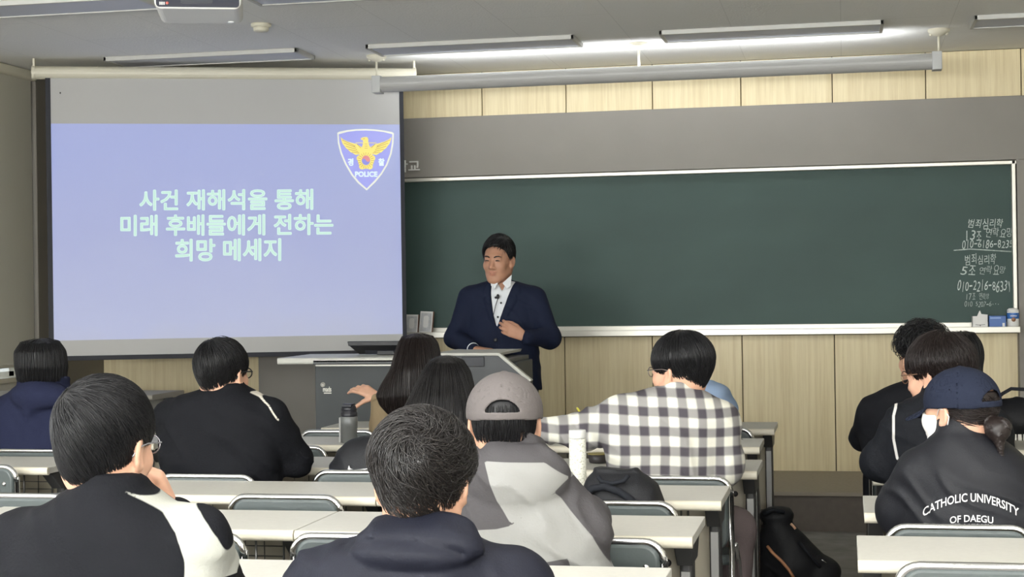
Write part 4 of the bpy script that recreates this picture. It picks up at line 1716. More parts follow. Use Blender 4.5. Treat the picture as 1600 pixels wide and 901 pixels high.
def short_hair(H, parent, origin, material, top=.020, side=.014, back=.016, front=.012, line=SHORT_LINE, whorl=(.012, -.078, .086), n=1500, length=.075, rad=.0016,
               swirl=.5, h=.0045, messy=.25, lift=.004, extra=None, fall=.35, nape=.55, ztop=None, thin=(-.035, .055), wave=0.0, taper=.28):
    pts = np.array(line)

    def base(P):
        q = H.loc(P)
        w = np.clip((q[:, 2] - thin[0]) / (thin[1] - thin[0]), 0, 1)
        w = w * w * (3 - 2 * w)
        qs = q.copy()
        t = np.clip((-.005 - q[:, 2]) / .08, 0, 1.3)
        qs[:, 0] *= (.075 + side) / (.075 + side * (.12 + .88 * w)) * (1 + taper * t * t)
        qs[:, 1] = np.where(qs[:, 1] < -.03, -.03 + (qs[:, 1] + .03) * (1 + taper * .8 * t), qs[:, 1])
        d = ell(qs, (0, -.014 + (front - back) * .5, .034 + .3 * top), (.075 + side, .095 + (front + back) * .5, .083 + .72 * top))
        d = smin(d, ell(qs, (0, -.043, -.020), (.060 + side * .75 * nape, .055 + back * .75 * nape, .066)), .035)
        if extra is not None:
            d = extra(q, d)
        return d * H.s

    def cut(P):
        q = H.loc(P)
        hz = np.interp(q[:, 1], pts[:, 0], pts[:, 1])
        d = smax(base(P), (hz - q[:, 2]) * .7 * H.s, .012) + .0016 * vnoise(q * 46, 3)
        if wave:
            d = d - wave * np.maximum(0, vnoise(q * 26, 8))
        if ztop is not None:
            d = smax(d, (q[:, 2] - ztop) * H.s, .006)
        return d
    fb, fc = SDF().put(base), SDF().put(cut)
    R = .17 * H.s
    V, Q = sdf_mesh(fc, H.c - R, H.c + R, h)
    # locks
    ql = H.loc(V)
    ok = np.where((ql[:, 2] > np.interp(ql[:, 1], pts[:, 0], pts[:, 1]) + .006) & (ql[:, 2] < (1 if ztop is None else ztop - .012)))[0]
    P0 = V[RNG.choice(ok, min(n, len(ok) * 3))] + RNG.normal(0, .002, (min(n, len(ok) * 3), 3))
    wp = H.W(*whorl)
    down = -H.D(0, 0, 1)
    jit = RNG.normal(0, messy, P0.shape)

    def flow(P, g):
        a = P - wp
        a /= np.maximum(1e-6, np.linalg.norm(a, axis=1))[:, None]
        return a + swirl * np.cross(g, a) + fall * down + jit
    m = len(P0)
    q0 = H.loc(P0)
    hz = np.interp(q0[:, 1], pts[:, 0], pts[:, 1])
    room = np.clip((q0[:, 2] - hz) + .012, .012, None) * H.s
    L = np.minimum(length * RNG.uniform(.6, 1.15, m), room * 1.25)
    sv, sq = grow_strands(fb, P0, flow, 9, L / 8, rad * RNG.uniform(.6, 1.3, m), .0008 + RNG.uniform(-.001, lift, m))
    VV = np.concatenate([V, sv]) - origin
    QQ = np.concatenate([Q, sq + len(V)])
    me = new_mesh('hair', VV, QQ, True, [material])
    return link(bpy.data.objects.new('hair', me), parent)


def long_hair(H, parent, origin, material, sec, n=1500, step=.02, steps=22, rad=.0022, top=.014, side=.012, h=.007, part=(0, .02, .12), wob=.0, n_exp=2.3, cutface=True, lift=.004, tipnoise=.02):
    ss = smooth_sec(sec, 60)
    zmin = ss[0, 0]

    def base(P):
        q = H.loc(P)
        d = ell(q, (0, -.016, .034 + .3 * top), (.075 + side, .097 + side, .083 + .72 * top)) * H.s
        d = smin(d, loft(P, ss, n_exp), .03)
        return d

    def cut(P):
        q = H.loc(P)
        d = base(P)
        if cutface:
            face = np.maximum(.035 - q[:, 1], q[:, 2] - .055) * H.s
            d = smax(d, -face, .012)
        tip = zmin + .015 + tipnoise * vnoise(P * V3(60, 60, 0), 5) - P[:, 2]
        d = smax(d, tip * .8, .01)
        a = np.arctan2(q[:, 1] + .02, q[:, 0])
        return d + .0016 * vnoise(np.stack([np.cos(a) * 14, np.sin(a) * 14, q[:, 2] * 5], 1), 9)
    fb, fc = SDF().put(base), SDF().put(cut)
    r = .16 * H.s
    lo = np.minimum(H.c - r, [(ss[:, 1] - ss[:, 3]).min() - .03, (ss[:, 2] - ss[:, 4]).min() - .03, zmin - .03])
    hi = np.maximum(H.c + r, [(ss[:, 1] + ss[:, 3]).max() + .03, (ss[:, 2] + ss[:, 4]).max() + .03, H.c[2]])
    V, Q = sdf_mesh(fc, lo, hi, h, 2.0)
    ql = H.loc(V)
    ok = np.where((ql[:, 1] < .05) | (ql[:, 2] > .05))[0]
    P0 = V[RNG.choice(ok, n)]
    wp = H.W(*part)
    dn = V3(0, 0, -1)

    def flow(P, g):
        a = P - wp
        dd = np.linalg.norm(a, axis=1)[:, None]
        a = a / np.maximum(1e-6, dd)
        k = np.clip(1 - dd / .14, 0, 1)
        return a * k + dn * (1 - k * .6)
    L = np.minimum(step * steps * RNG.uniform(.5, 1, n), np.maximum(.03, P0[:, 2] - zmin + RNG.uniform(-.02, .03, n)))
    sv, sq = grow_strands(fb, P0, flow, steps, L / steps, rad * RNG.uniform(.6, 1.3, n), .0005 + RNG.uniform(-.001, lift, n), wob=wob)
    me = new_mesh('hair', np.concatenate([V, sv]) - origin, np.concatenate([Q, sq + len(V)]), True, [material])
    return link(bpy.data.objects.new('hair', me), parent)


def folds(amp, seed=0, sx=7.0, sz=11.0, ridge=True):
    def f(P):
        w = np.stack([vnoise(P * 5, seed + 1), vnoise(P * 5, seed + 2), vnoise(P * 5, seed + 4)], 1) * .06
        q = (P + w)
        a = vnoise(q * V3(sx, sx, sz), seed)
        b = vnoise(q @ np.array([[.7, 0, .7], [0, 1, 0], [-.7, 0, .7]]) * V3(6, 6, 20), seed + 7)
        r1 = 1 - np.abs(b) * 2.2 if ridge else b
        return -(amp * .6 * a + amp * .7 * np.maximum(r1, -.2))
    return f


TROUSER = mat('dark_trousers', lin(52, 52, 58), .85, bump=.1, bscale=220)
SHOE = mat('dark_shoe', lin(40, 40, 42), .5)


class Person:
    """One person: joints and outlines traced at their own distance, grown into a continuous body, with clothing and hair as parts."""

    def __init__(self, label, Yt, torso, head, skin=SKIN, seat=True, res=.0065, neck_r=.051, neck_to=None, category='person', low=True):
        self.Yt = Yt
        self.res = res
        sec = []
        for row in torso:
            py, xl, xr, b = row[:4]
            yo = row[4] if len(row) > 4 else 0.0
            l, r = atY(xl, py, Yt), atY(xr, py, Yt)
            sec.append(((l[2] + r[2]) / 2, (l[0] + r[0]) / 2, Yt + yo, (r[0] - l[0]) / 2, b))
        sec.sort()
        self.cx = sec[0][1]
        if seat and low:
            z0 = sec[0][0]
            if z0 > .60:
                sec = [(.50, self.cx, Yt, sec[0][3] * .95, max(.11, sec[0][4])), (.56, self.cx, Yt, sec[0][3], max(.12, sec[0][4]))] + sec
        self.sec = np.array(sec)
        self.tor = smooth_sec(self.sec, 44)
        self.H = Head(**head)
        self.origin = V3(self.cx, Yt, 0)
        self.skin = skin
        self.label, self.category = label, category
        self.arms, self.hands = [], []
        self.seat = seat
        self.neck_r = neck_r
        self.neck_to = neck_to
        self.legs = None

    def px(self, x, y, dY=0.0):
        return atY(x, y, self.Yt + dY)

    def arm(self, pts, rad, hand=None):
        self.arms.append((np.array(pts, float), rad))
        if hand is not None:
            self.hands.append(hand)
        return self

    def default_arm(self, side, sh, el_y=.15, out=-.015, wr=None, r=(.062, .052, .042)):
        """Upper arm down and forward, forearm resting on the desk."""
        sh = np.array(sh, float)
        el = sh + V3(side * out, el_y, -.26)
        el[2] = max(el[2], .78)
        w = wr if wr is not None else el + V3(-side * .10, .21, 0)
        w = np.array(w, float)
        w[2] = max(w[2], .775)
        d = nrm(w - el)
        hd = Hand(w + d * .02, V3(d[0], d[1], 0), V3(0, 0, -1), side=1 if side < 0 else -1, curl=(.3, .4, .3))
        return self.arm([sh, el, w], r, hd)

    def body(self):
        S = SDF()
        H = self.H
        S.put(bounded(lambda P: head_sdf(H.loc(P)) * H.s, H.c, .165 * H.s), .02)
        top = self.sec[-1]
        nb = self.neck_to if self.neck_to is not None else V3(top[1], top[2], top[0] - .03)
        S.cone(H.W(0, -.028, -.055), nb, self.neck_r * H.s, self.neck_r * H.s, .025)
        t2 = self.tor.copy()
        t2[:, 3:] -= .022
        t2[:, 0] -= .012
        S.put(lambda P: loft(P, t2), .03)
        for pts, rad in self.arms:
            rr = [q - .015 for q in rad[:-1]] + [.024]
            S.chain(pts, rr, .02)
        for hd in self.hands:
            S.put(bounded(hd, hd.c, .135), .012)
        lg = self.leg_points()
        for L in lg:
            S.chain(L[:3], (.072, .050, .038), .03)
            S.cone(L[2], L[3], .034, .03, .02)
        pts = [H.c + .16, H.c - .16] + [q for p, _ in self.arms for q in p] + [q for L in lg for q in L]
        for hd in self.hands:
            pts += [hd.c + .14, hd.c - .14]
        P = np.array(pts)
        tl = np.stack([self.tor[:, 1] - self.tor[:, 3], self.tor[:, 2] - self.tor[:, 4], self.tor[:, 0]], 1)
        th = np.stack([self.tor[:, 1] + self.tor[:, 3], self.tor[:, 2] + self.tor[:, 4], self.tor[:, 0]], 1)
        lo = np.minimum(P.min(0), tl.min(0)) - .1
        hi = np.maximum(P.max(0), th.max(0)) + .1
        self.lo, self.hi = lo, hi

        def lips(V):
            q = H.loc(V)
            d = np.minimum(ell(q, (0, .0895, -.054), (.024, .013, .006)), ell(q, (0, .0875, -.065), (.020, .013, .007)))
            return np.clip(-d / .002 + .6, 0, 1) * .5
        o = sdf_obj('person', S, lo, hi, self.res, [self.skin], None, self.origin, attrs={'lips': lips}, relax=1)
        tag(o, self.label, self.category)
        self.root = o
        return o

    def leg_points(self):
        if self.legs is not None:
            return self.legs
        c, y = self.cx, self.Yt
        out = []
        for s in (-1, 1):
            out.append([V3(c + s * .085, y + .02, .575), V3(c + s * .115, y + .38, .50), V3(c + s * .115, y + .36, .10), V3(c + s * .12, y + .46, .045)])
        self.legs = out
        return out

    def trousers(self, material=TROUSER, r=(.088, .060, .050), h=.012):
        S = SDF()
        lg = self.leg_points()
        for L in lg:
            S.chain(L[:3], r, .03)
        c = .5 * (lg[0][0] + lg[1][0])
        S.ell(c + V3(0, -.02, .03), (.17, .11, .10), k=.04)
        S.put(folds(.006, 3), mode='off')
        P = np.array([q for L in lg for q in L[:3]])
        o = sdf_obj('trousers', S, P.min(0) - .14, P.max(0) + .14, h, [material], self.root, self.origin)
        for L in lg:
            Z = SDF()
            f = nrm(V3(L[3][0] - L[2][0], L[3][1] - L[2][1], 0))
            a = V3(L[2][0], L[2][1], .05)
            Z.cone(a - f * .03, a + f * .15, .048, .042, .02)
            Z.cone(a, a + V3(0, 0, .05), .045, .045, .02)
            Z.put(lambda P: .006 - P[:, 2], .01, '&')
            sdf_obj('shoe', Z, a - .22, a + .24, .010, [SHOE], self.root, self.origin)
        return o

    def garment(self, name, material, amp=.006, seed=0, h=.008, extra=None, attrs=None, arms=True, k_arm=.035, grow=0.0, cut=None, end=.97, nexp=2.3):
        S = SDF()
        t = self.tor.copy()
        t[:, 3:] += grow
        S.put(lambda P: loft(P, t, nexp))
        if arms:
            for pts, rad in self.arms:
                p = pts.copy()
                p[-1] = p[-2] + (p[-1] - p[-2]) * end
                S.chain(p, [q + grow for q in rad], k_arm)
        if extra:
            extra(S)
        if amp:
            S.put(folds(amp, seed), mode='off')
        if cut:
            cut(S)
        o = sdf_obj(name, S, self.lo - .02, self.hi + .02, h, material, self.root, self.origin, attrs=attrs)
        self.cloth = S
        return o

    def collar(self, S, r=.072, hgt=.045, th=.007, tilt=.25, dz=0.0, c=None, k=.012, ry=None):
        top = self.sec[-1]
        c = V3(top[1], top[2], top[0] + dz) if c is None else np.array(c, float)
        R = rotx(tilt)
        ry = ry or r

        def f(P):
            q = (P - c) @ R
            rad = np.sqrt((q[:, 0] / r) ** 2 + (q[:, 1] / ry) ** 2)
            d = np.abs(rad - 1) * min(r, ry) - th
            return smax(d, np.abs(q[:, 2]) - hgt, .006)
        S.put(f, k)


def part_mb(mb, name, mats, person, **kw):
    """World-space shapes as a part of a person."""
    rel(mb, person.origin)
    return mb.build(name, mats, person.root, **kw)


def face_pt(H, x, z, out=.0):
    """A point on the skin of the face."""
    ys = np.linspace(.14, .02, 121)
    d = head_sdf(np.stack([np.full(121, x), ys, np.full(121, z)], 1))
    return H.W(x, ys[np.argmax(d < 0)] + out, z)


def glasses(person, material, r=.021, thick=.0014, y=.104, z=.010, rim=True, fr=None):
    H = person.H
    mb = MB()
    for s in (-1, 1):
        c = (s * .033, y, z)
        if rim:
            mb.tube([H.W(c[0] + r * 1.1 * math.cos(a), y - .006 * abs(math.cos(a)) * (1 if s * math.cos(a) > 0 else 0), z + r * .86 * math.sin(a)) for a in np.linspace(0, 2 * PI, 21)[:-1]], thick, 6, closed=True)
        mb.tube([H.W(s * .056, y - .004, z + .006), H.W(s * .074, y - .03, z + .006), H.W(s * .084, .01, z + .004), H.W(s * .083, -.018, z - .004), H.W(s * .079, -.03, z - .022)], thick * 1.1, 6)
    mb.tube([H.W(-.012, y, z + .006), H.W(0, y + .003, z + .009), H.W(.012, y, z + .006)], thick, 6)
    o = part_mb(mb, 'glasses', material, person)
    return o


def baseball_cap(person, material, bill=True, opening=True, tilt=0.0, h=.004, size=1.0):
    H = person.H
    R = rotx(tilt)
    L = lambda P: ((P - H.c) @ H.R / H.s) @ R / size

    def f(P):
        q = L(P)
        dome = ell(q, (0, -.012, .030), (.0925, .114, .096))
        a = np.arctan2(q[:, 1] + .012, q[:, 0])
        seam = np.abs(np.sin(3 * a + PI / 2 * 3))
        dome = dome + .0014 * np.clip(1 - seam * 9, 0, 1)
        d = smax(np.abs(dome + .003) - .003, .012 - q[:, 2] , .003)
        if opening:
            d = smax(d, -ell(q, (0, -.125, .010), (.047, .06, .047)), .003)
            st = smax(np.abs(dome + .002) - .0035, np.abs(q[:, 2] - .0185) - .0095, .002)
            st = np.maximum(st, q[:, 1] + .06)
            d = smin(d, st, .001)
        if bill:
            zb = .022 - 5.0 * q[:, 0] ** 2 - .38 * (q[:, 1] - .08)
            pl = np.abs(q[:, 2] - zb) - .0028
            oval = ell(q * V3(1, 1, 0), (0, .085, 0), (.078, .092, 1))
            b = smax(smax(pl, oval, .003), .075 - q[:, 1], .004)
            d = smin(d, b, .004)
        d = smin(d, ell(q, (0, -.012, .124), (.009, .009, .0055)), .002)
        return d * H.s * size
    o = sdf_obj('cap', SDF().put(f), H.c - .22 * H.s, H.c + .22 * H.s, h, [material], person.root, person.origin)
    return o


# ================================================================== PEOPLE IN THE ROOM
def fabric(name, c, rough=.8, sheen=.0, bump=.12, bscale=260, spec=.12):
    return mat(name, c, rough, spec=spec, sheen=sheen, bump=bump, bscale=bscale)


F_BLACK = fabric('black_cloth', lin(23, 24, 28))
F_NAVY = fabric('navy_fleece', lin(36, 40, 62), .9)
F_NIGHT = fabric('midnight_windbreaker', lin(20, 22, 33), .6, spec=.2)
F_BEIGE = fabric('beige_cloth', lin(150, 132, 104))
F_LBLUE = fabric('pale_blue_cloth', lin(140, 160, 188))
F_DARK = fabric('charcoal_cloth', lin(40, 40, 45))
F_SUIT = fabric('navy_suit', lin(27, 33, 52), .75)
F_SHIRT = fabric('white_shirt', lin(216, 220, 224), .7)


def pix_poly(poly, Y):
    return [(atY(x, y, Y)[0], atY(x, y, Y)[2]) for x, y in poly]


# ---- lecturer
S_Y = 8.98
P = Person('standing lecturer in a navy suit jacket and white shirt with one hand on the lectern', S_Y,
           [(437, 766, 796, .055), (441, 752, 812, .075), (446, 736, 830, .09), (453, 727, 842, .105), (470, 725, 846, .115), (500, 728, 842, .12), (530, 731, 841, .125), (560, 731, 842, .125), (590, 729, 845, .125), (609, 728, 846, .125)],
           dict(c=atY(779, 407, S_Y - .04), s=1.06, yaw=170, pitch=6, roll=-2), skin=SKIN3, seat=False, res=.005, neck_r=.060)
cx = P.cx
P.legs = [[V3(cx - .10, S_Y, .93), V3(cx - .12, S_Y - .02, .50), V3(cx - .13, S_Y + .02, .10), V3(cx - .15, S_Y - .11, .045)],
          [V3(cx + .10, S_Y, .93), V3(cx + .12, S_Y - .02, .50), V3(cx + .13, S_Y + .02, .10), V3(cx + .16, S_Y - .11, .045)]]
wR = atY(739, 545, S_Y - .27)
dR = nrm(atY(782, 549, S_Y - .25) - wR)
P.arm([P.px(735, 466), P.px(711, 527, -.05), wR], (.066, .056, .040), Hand(wR + dR * .012, dR, V3(0, .1, -1), side=1, curl=(.25, .3, .2), s=1.02))
wL = atY(822, 527, S_Y - .24)
dL = nrm(atY(797, 516, S_Y - .27) - wL)
P.arm([P.px(836, 466), P.px(859, 527, -.05), wL], (.066, .057, .042), Hand(wL + dL * .012, dL, V3(.15, 1, -.1), side=-1, curl=(.5, .7, .5), thumb=(.8, .35, .3, .35), s=1.02))
P.body()
P.trousers(fabric('black_suit_trousers', lin(34, 36, 44)), r=(.105, .078, .062), h=.014)
# shirt
t3 = P.tor.copy()
t3[:, 3:] -= .010
V_OPEN = pix_poly([(765, 428), (799, 426), (800.5, 440), (793, 462), (776, 512), (770, 490), (766, 460)], S_Y - .12)
SS = SDF().put(lambda Q: loft(Q, t3[t3[:, 0] > 1.05]))
P.collar(SS, r=.068, hgt=.020, th=.004, tilt=.30, c=P.H.W(0, -.014, -.150), k=.008)
throat = pix_poly([(769, 430), (794, 428), (784, 455)], S_Y - .1)
SS.put(lambda Q: np.maximum(-poly_sd(Q[:, 0], Q[:, 2], throat), Q[:, 1] - (S_Y - .03)), .004, '-')
sdf_obj('shirt', SS, V3(cx - .3, S_Y - .2, 1.0), V3(cx + .3, S_Y + .2, 1.55), .006, [F_SHIRT], P.root, P.origin)
mb = MB()
for px_, py_ in ((783, 473), (778, 495)):
    q = atY(px_, py_, S_Y - .115)
    mb.sphere(q + V3(0, -.004, 0), (.006, .004, .006))
part_mb(mb, 'shirt_button', M['black'], P)
mb = MB()
for poly in ([(765.5, 431), (767, 446), (772.5, 452), (778, 442)], [(799.5, 429), (798, 446), (792, 451), (785, 442)]):
    mb.prism([atY(x, y, S_Y - .118 + (.02 if y < 440 else 0)) for x, y in poly], (0, .006, 0))
part_mb(mb, 'collar_wing', F_SHIRT, P, bev=.002)
lapL = pix_poly([(763, 432), (766, 460), (770, 490), (776, 512), (764, 497), (755, 470), (757, 462), (752, 458), (758, 437)], S_Y - .12)
lapR = pix_poly([(800, 430), (801, 440), (794, 462), (777, 512), (792, 496), (808, 468), (806, 460), (812, 457), (806, 436)], S_Y - .12)


def suit_extra(S):
    def lap(Q):
        a = np.maximum(poly_sd(Q[:, 0], Q[:, 2], lapL), poly_sd(Q[:, 0], Q[:, 2], lapR))
        return np.where(Q[:, 1] < S_Y, -.006 * np.clip(a / .003, 0, 1), 0)
    S.put(lap, mode='off')


def suit_cut(S):
    def v(Q):
        return np.maximum(-poly_sd(Q[:, 0], Q[:, 2], V_OPEN), Q[:, 1] - (S_Y - .02))
    S.put(v, .004, '-')
    e0, e1 = atY(776, 512, S_Y - .12), atY(783, 612, S_Y - .12)
    S.put(lambda Q: np.where(Q[:, 1] < S_Y, .004 * np.clip(1 - np.abs(Q[:, 0] - np.interp(-Q[:, 2], [-e0[2], -e1[2]], [e0[0], e1[0]])) / .006, 0, 1) * (Q[:, 2] < e0[2]), 0), mode='off')


P.garment('suit_jacket', [F_SUIT], amp=.0045, seed=5, h=.0065, extra=suit_extra, cut=suit_cut, end=.93)
mb = MB()
q = atY(774, 531, S_Y - .135)
mb.lathe([(.011, 0), (.011, .006), (.008, .008)], q + V3(0, .006, 0), (0, -1, 0), 16)
part_mb(mb, 'jacket_button', M['black'], P)
mb = MB()
e = wR - P.arms[0][0][1]
e = nrm(e)
mb.lathe([(.037, -.005), (.037, .014), (.034, .016), (.030, .0)], wR - e * .012, e, 20)
part_mb(mb, 'shirt_cuff', F_SHIRT, P)
mb = MB()
mc_ = atY(778, 463, S_Y - .125)
mb.sphere(mc_, (.009, .008, .014)).sphere(mc_ + V3(-.012, 0, -.006), (.008, .007, .007))
mb.tube([mc_ + V3(0, 0, -.01), atY(774, 478, S_Y - .122), atY(771, 492, S_Y - .128), atY(774, 505, S_Y - .13)], .0022, 6)
part_mb(mb, 'lapel_microphone', M['black'], P)
short_hair(P.H, P.root, P.origin, HAIR_BLACK, top=.026, side=.010, back=.012, front=.016, whorl=(-.045, .02, .115), n=1100, length=.07, rad=.0018, swirl=.1, messy=.12, fall=.15, h=.005,
           line=[(-.14, -.08), (-.055, -.075), (-.03, -.02), (-.012, .010), (.012, .004), (.028, .022), (.042, .055), (.06, .078), (.08, .086), (.13, .09)])
H = P.H
mb = MB()
for s in (-1, 1):
    mb.tube([face_pt(H, s * .013, .0255, .001), face_pt(H, s * .024, .0305, .002), face_pt(H, s * .037, .0315, .0015), face_pt(H, s * .049, .027, .0)], [.0036, .0044, .004, .002], 6)
part_mb(mb, 'eyebrow', HAIR_BLACK, P)
mb = MB()
for s in (-1, 1):
    mb.tube([face_pt(H, s * .018, .0065, .0012), face_pt(H, s * .025, .0085, .002), face_pt(H, s * .034, .0088, .002), face_pt(H, s * .043, .0068, .001)], [.002, .0036, .0036, .0018], 6)
part_mb(mb, 'eye', M['black'], P)
mb = MB()
mb.tube([face_pt(H, -.020, -.0595, .001), face_pt(H, -.006, -.0597, .0012), face_pt(H, .008, -.0595, .0012), face_pt(H, .021, -.0588, .001)], [.0012, .0026, .0026, .0012], 6)
part_mb(mb, 'mouth_line', mat('mouth_dark', lin(84, 44, 40), .6), P)

# ---- girl in the navy hoodie, far left
P = Person('girl with a black bob in a navy hoodie at the left edge', 6.45,
           [(597, 38, 98, .06), (606, 22, 108, .085), (618, 8, 118, .10), (635, -3, 126, .11), (660, -12, 134, .12), (700, -15, 138, .13), (745, -12, 136, .13)],
           dict(c=atY(67, 577, 6.47), s=1.02, yaw=2, pitch=8), res=.008)
P.default_arm(-1, P.px(8, 640)).default_arm(1, P.px(118, 640))
P.body()
P.trousers()


def hoodie(S):
    S.ell(P.px(64, 618, -.085), (.135, .072, .062), rotx(.3), k=.012)
    S.cone(P.px(46, 642, -.115), P.px(62, 618, -.09), .022, .066, k=.02)
    P.collar(S, r=.095, hgt=.03, th=.014, tilt=-.2, dz=-.005)


P.garment('hoodie', [F_NAVY], amp=.007, seed=21, h=.009, extra=hoodie)
long_hair(P.H, P.root, P.origin, HAIR_BLACK, [(atY(66, y, 6.45)[2], atY(x, y, 6.45)[0], 6.45 - .02, w, d) for y, x, w, d in ((606, 70, .078, .080), (592, 69, .097, .10), (572, 68, .102, .112), (548, 66, .098, .108), (535, 66, .075, .08))],
          n=1200, step=.012, steps=16, tipnoise=.006, rad=.002, part=(0, -.03, .13))

# ---- big student, front left
P2Y = 2.95
P = Person('big student at the front left in a black jacket with a white sleeve panel', P2Y,
           [(744, 136, 208, .055), (756, 124, 222, .075), (768, 108, 238, .088), (782, 82, 262, .10), (798, 50, 292, .11), (812, 36, 312, .115), (832, 24, 330, .12), (858, 8, 344, .125), (885, -6, 352, .13), (910, -14, 357, .135), (1010, -20, 352, .13)],
           dict(c=atY(166, 699, P2Y + .02), s=1.05, yaw=-8, pitch=6, roll=3), skin=SKIN2, res=.005, neck_r=.050)
P.default_arm(-1, P.px(30, 850), r=(.07, .06, .045))
wr = atY(272, 806, P2Y + .20)
hd = nrm(atY(251, 752, P2Y + .175) - wr)
P.arm([P.px(305, 845), P.px(338, 930, .20), wr], (.072, .060, .042), Hand(wr + hd * .01, hd, V3(-.80, -.35, .1), side=1, curl=(.75, 1.0, .6), thumb=(.9, .3, .2, .2)))
P.body()
P.trousers()


def p2x(S):
    top = P.sec[-1]
    P.collar(S, r=.062, hgt=.022, th=.007, tilt=-.16, c=V3(top[1] + .0, top[2] - .004, top[0] - .026), ry=.066)


panel = pix_poly([(178, 764), (205, 776), (222, 780), (250, 772), (262, 776), (281, 793), (297, 805), (313, 823), (328, 845), (340, 870), (353, 910), (292, 910), (290, 875), (284, 852), (275, 833), (259, 815), (245, 802), (219, 787)], P2Y - .08)
W_MIX = mask_mat('black_and_white_jacket', lin(20, 21, 25), lin(164, 165, 157), rough=.8, spec=.12)
P.garment('jacket', [W_MIX], amp=.0075, seed=31, h=.007, extra=p2x,
          attrs={'mask': lambda V: np.where(V[:, 1] < P2Y + .12, poly_sd(V[:, 0], V[:, 2], panel), -1)})
short_hair(P.H, P.root, P.origin, HAIR_BLACK, top=.020, side=.011, back=.018, front=.012, n=5200, length=.085, rad=.0011, swirl=.35, messy=.10, h=.004, fall=.45, lift=.003,
           taper=.08, line=[(-.14, -.128), (-.06, -.122), (-.044, -.090), (-.026, .000), (.0, .018), (.03, .020), (.05, .024), (.08, .036), (.13, .045)], whorl=(-.030, -.085, .080))
glasses(P, mat('silver_rim', lin(170, 170, 178), .25, metal=.8))

# ---- man in the plain black jacket
P3Y = 5.62
P = Person('man in a plain black jacket with thin white shoulder piping, wearing black glasses', P3Y,
           [(601, 330, 375, .055), (607, 318, 388, .075), (613, 292, 402, .09), (622, 272, 416, .105), (636, 259, 430, .115), (658, 252, 440, .125), (690, 250, 440, .13), (720, 254, 437, .13), (745, 260, 432, .125), (800, 266, 428, .12)],
           dict(c=atY(349, 586, P3Y + .02), s=1.03, yaw=-14, pitch=4), skin=SKIN2, res=.0065)
P.default_arm(-1, P.px(266, 650), out=.01)
el = P.px(462, 716, .10)
P.arm([P.px(424, 648), el, el + V3(-.10, .22, .02)], (.066, .058, .042), Hand(el + V3(-.11, .24, .02), V3(-.4, 1, 0), V3(0, 0, -1), side=-1))
P.body()
P.trousers()
W_PIPE = mask_mat('black_jacket_piped', lin(21, 22, 26), lin(206, 200, 188), rough=.78, spec=.12)
pl = pix_poly([(392, 612), (406, 619), (424, 633), (438, 656)], P3Y - .03)
P.garment('jacket', [W_PIPE], amp=.010, seed=44, h=.008, extra=lambda S: P.collar(S, r=.062, hgt=.014, th=.006, tilt=-.22, dz=-.020),
          attrs={'mask': lambda V: line_sd(V[:, 0], V[:, 2], pl, .0028)})
short_hair(P.H, P.root, P.origin, HAIR_BLACK, top=.020, side=.014, back=.020, n=1500, length=.085, rad=.0017, swirl=.3, messy=.12, line=BOWL_LINE, whorl=(-.01, -.06, .1), fall=.45)
glasses(P, M['black'], thick=.0024)

# ---- girl with the raised hand
P = Person('long-haired girl in a beige jacket raising her left hand beside the lectern', 7.35,
           [(600, 628, 676, .05), (608, 608, 692, .075), (620, 592, 706, .095), (645, 586, 714, .115), (690, 588, 712, .12)],
           dict(c=atY(652, 564, 7.36), s=1.0, yaw=25, pitch=2, roll=-4), skin=SKIN2, res=.005)
wr = atY(592, 622, 7.45)
dh = nrm(V3(-.80, .1, .42))
P.arm([P.px(604, 640), P.px(598, 684, .04), wr], (.060, .056, .040),
      Hand(wr + dh * .008, dh, V3(-.05, .62, -.62), side=1, each=((.35, .45, .3), (.45, .5, .35), (.5, .55, .4), (.5, .6, .4)), thumb=(.75, .95, -.25, -.1), s=.98))
P.default_arm(1, P.px(700, 645))
P.body()
P.trousers()
P.garment('jacket', [F_BEIGE], amp=.006, seed=51, h=.008, end=.93)
long_hair(P.H, P.root, P.origin, HAIR_BROWN, [(atY(650, y, 7.33)[2], atY((a + b) / 2, y, 7.33)[0], 7.33 - o, (b - a) / 2 * .00304, d) for y, a, b, d, o in
          ((527, 630, 674, .08, .0), (535, 626, 682, .10, .01), (553, 620, 687, .115, .02), (575, 616, 688, .12, .04), (598, 604, 688, .10, .07), (615, 597, 684, .085, .09), (630, 604, 676, .07, .10), (648, 622, 668, .05, .11))],
          n=1500, steps=24, step=.016, tipnoise=.028, rad=.002)

# ---- second long-haired girl
P = Person('girl with straight long black hair in front of the grey cap', 6.35,
           [(622, 672, 726, .05), (632, 650, 748, .08), (648, 636, 762, .10), (680, 630, 768, .115), (740, 632, 766, .12)],
           dict(c=atY(697, 607, 6.36), s=1.03, yaw=5, pitch=6), res=.008)
P.default_arm(-1, P.px(645, 668)).default_arm(1, P.px(754, 668))
P.body()
P.trousers()
P.garment('sweater', [F_DARK], amp=.006, seed=61, h=.010)
long_hair(P.H, P.root, P.origin, HAIR_SOFT, [(atY(697, y, 6.33)[2], atY((a + b) / 2, y, 6.33)[0], 6.33 - o, (b - a) / 2 * .0026, d) for y, a, b, d, o in
          ((566, 676, 720, .09, .0), (580, 664, 732, .11, .01), (600, 652, 740, .12, .02), (620, 644, 745, .12, .04), (640, 637, 750, .10, .07), (670, 634, 752, .08, .09), (700, 636, 750, .06, .10))],
          n=2600, steps=26, step=.016, tipnoise=.015, rad=.0018, part=(0, -.03, .125))

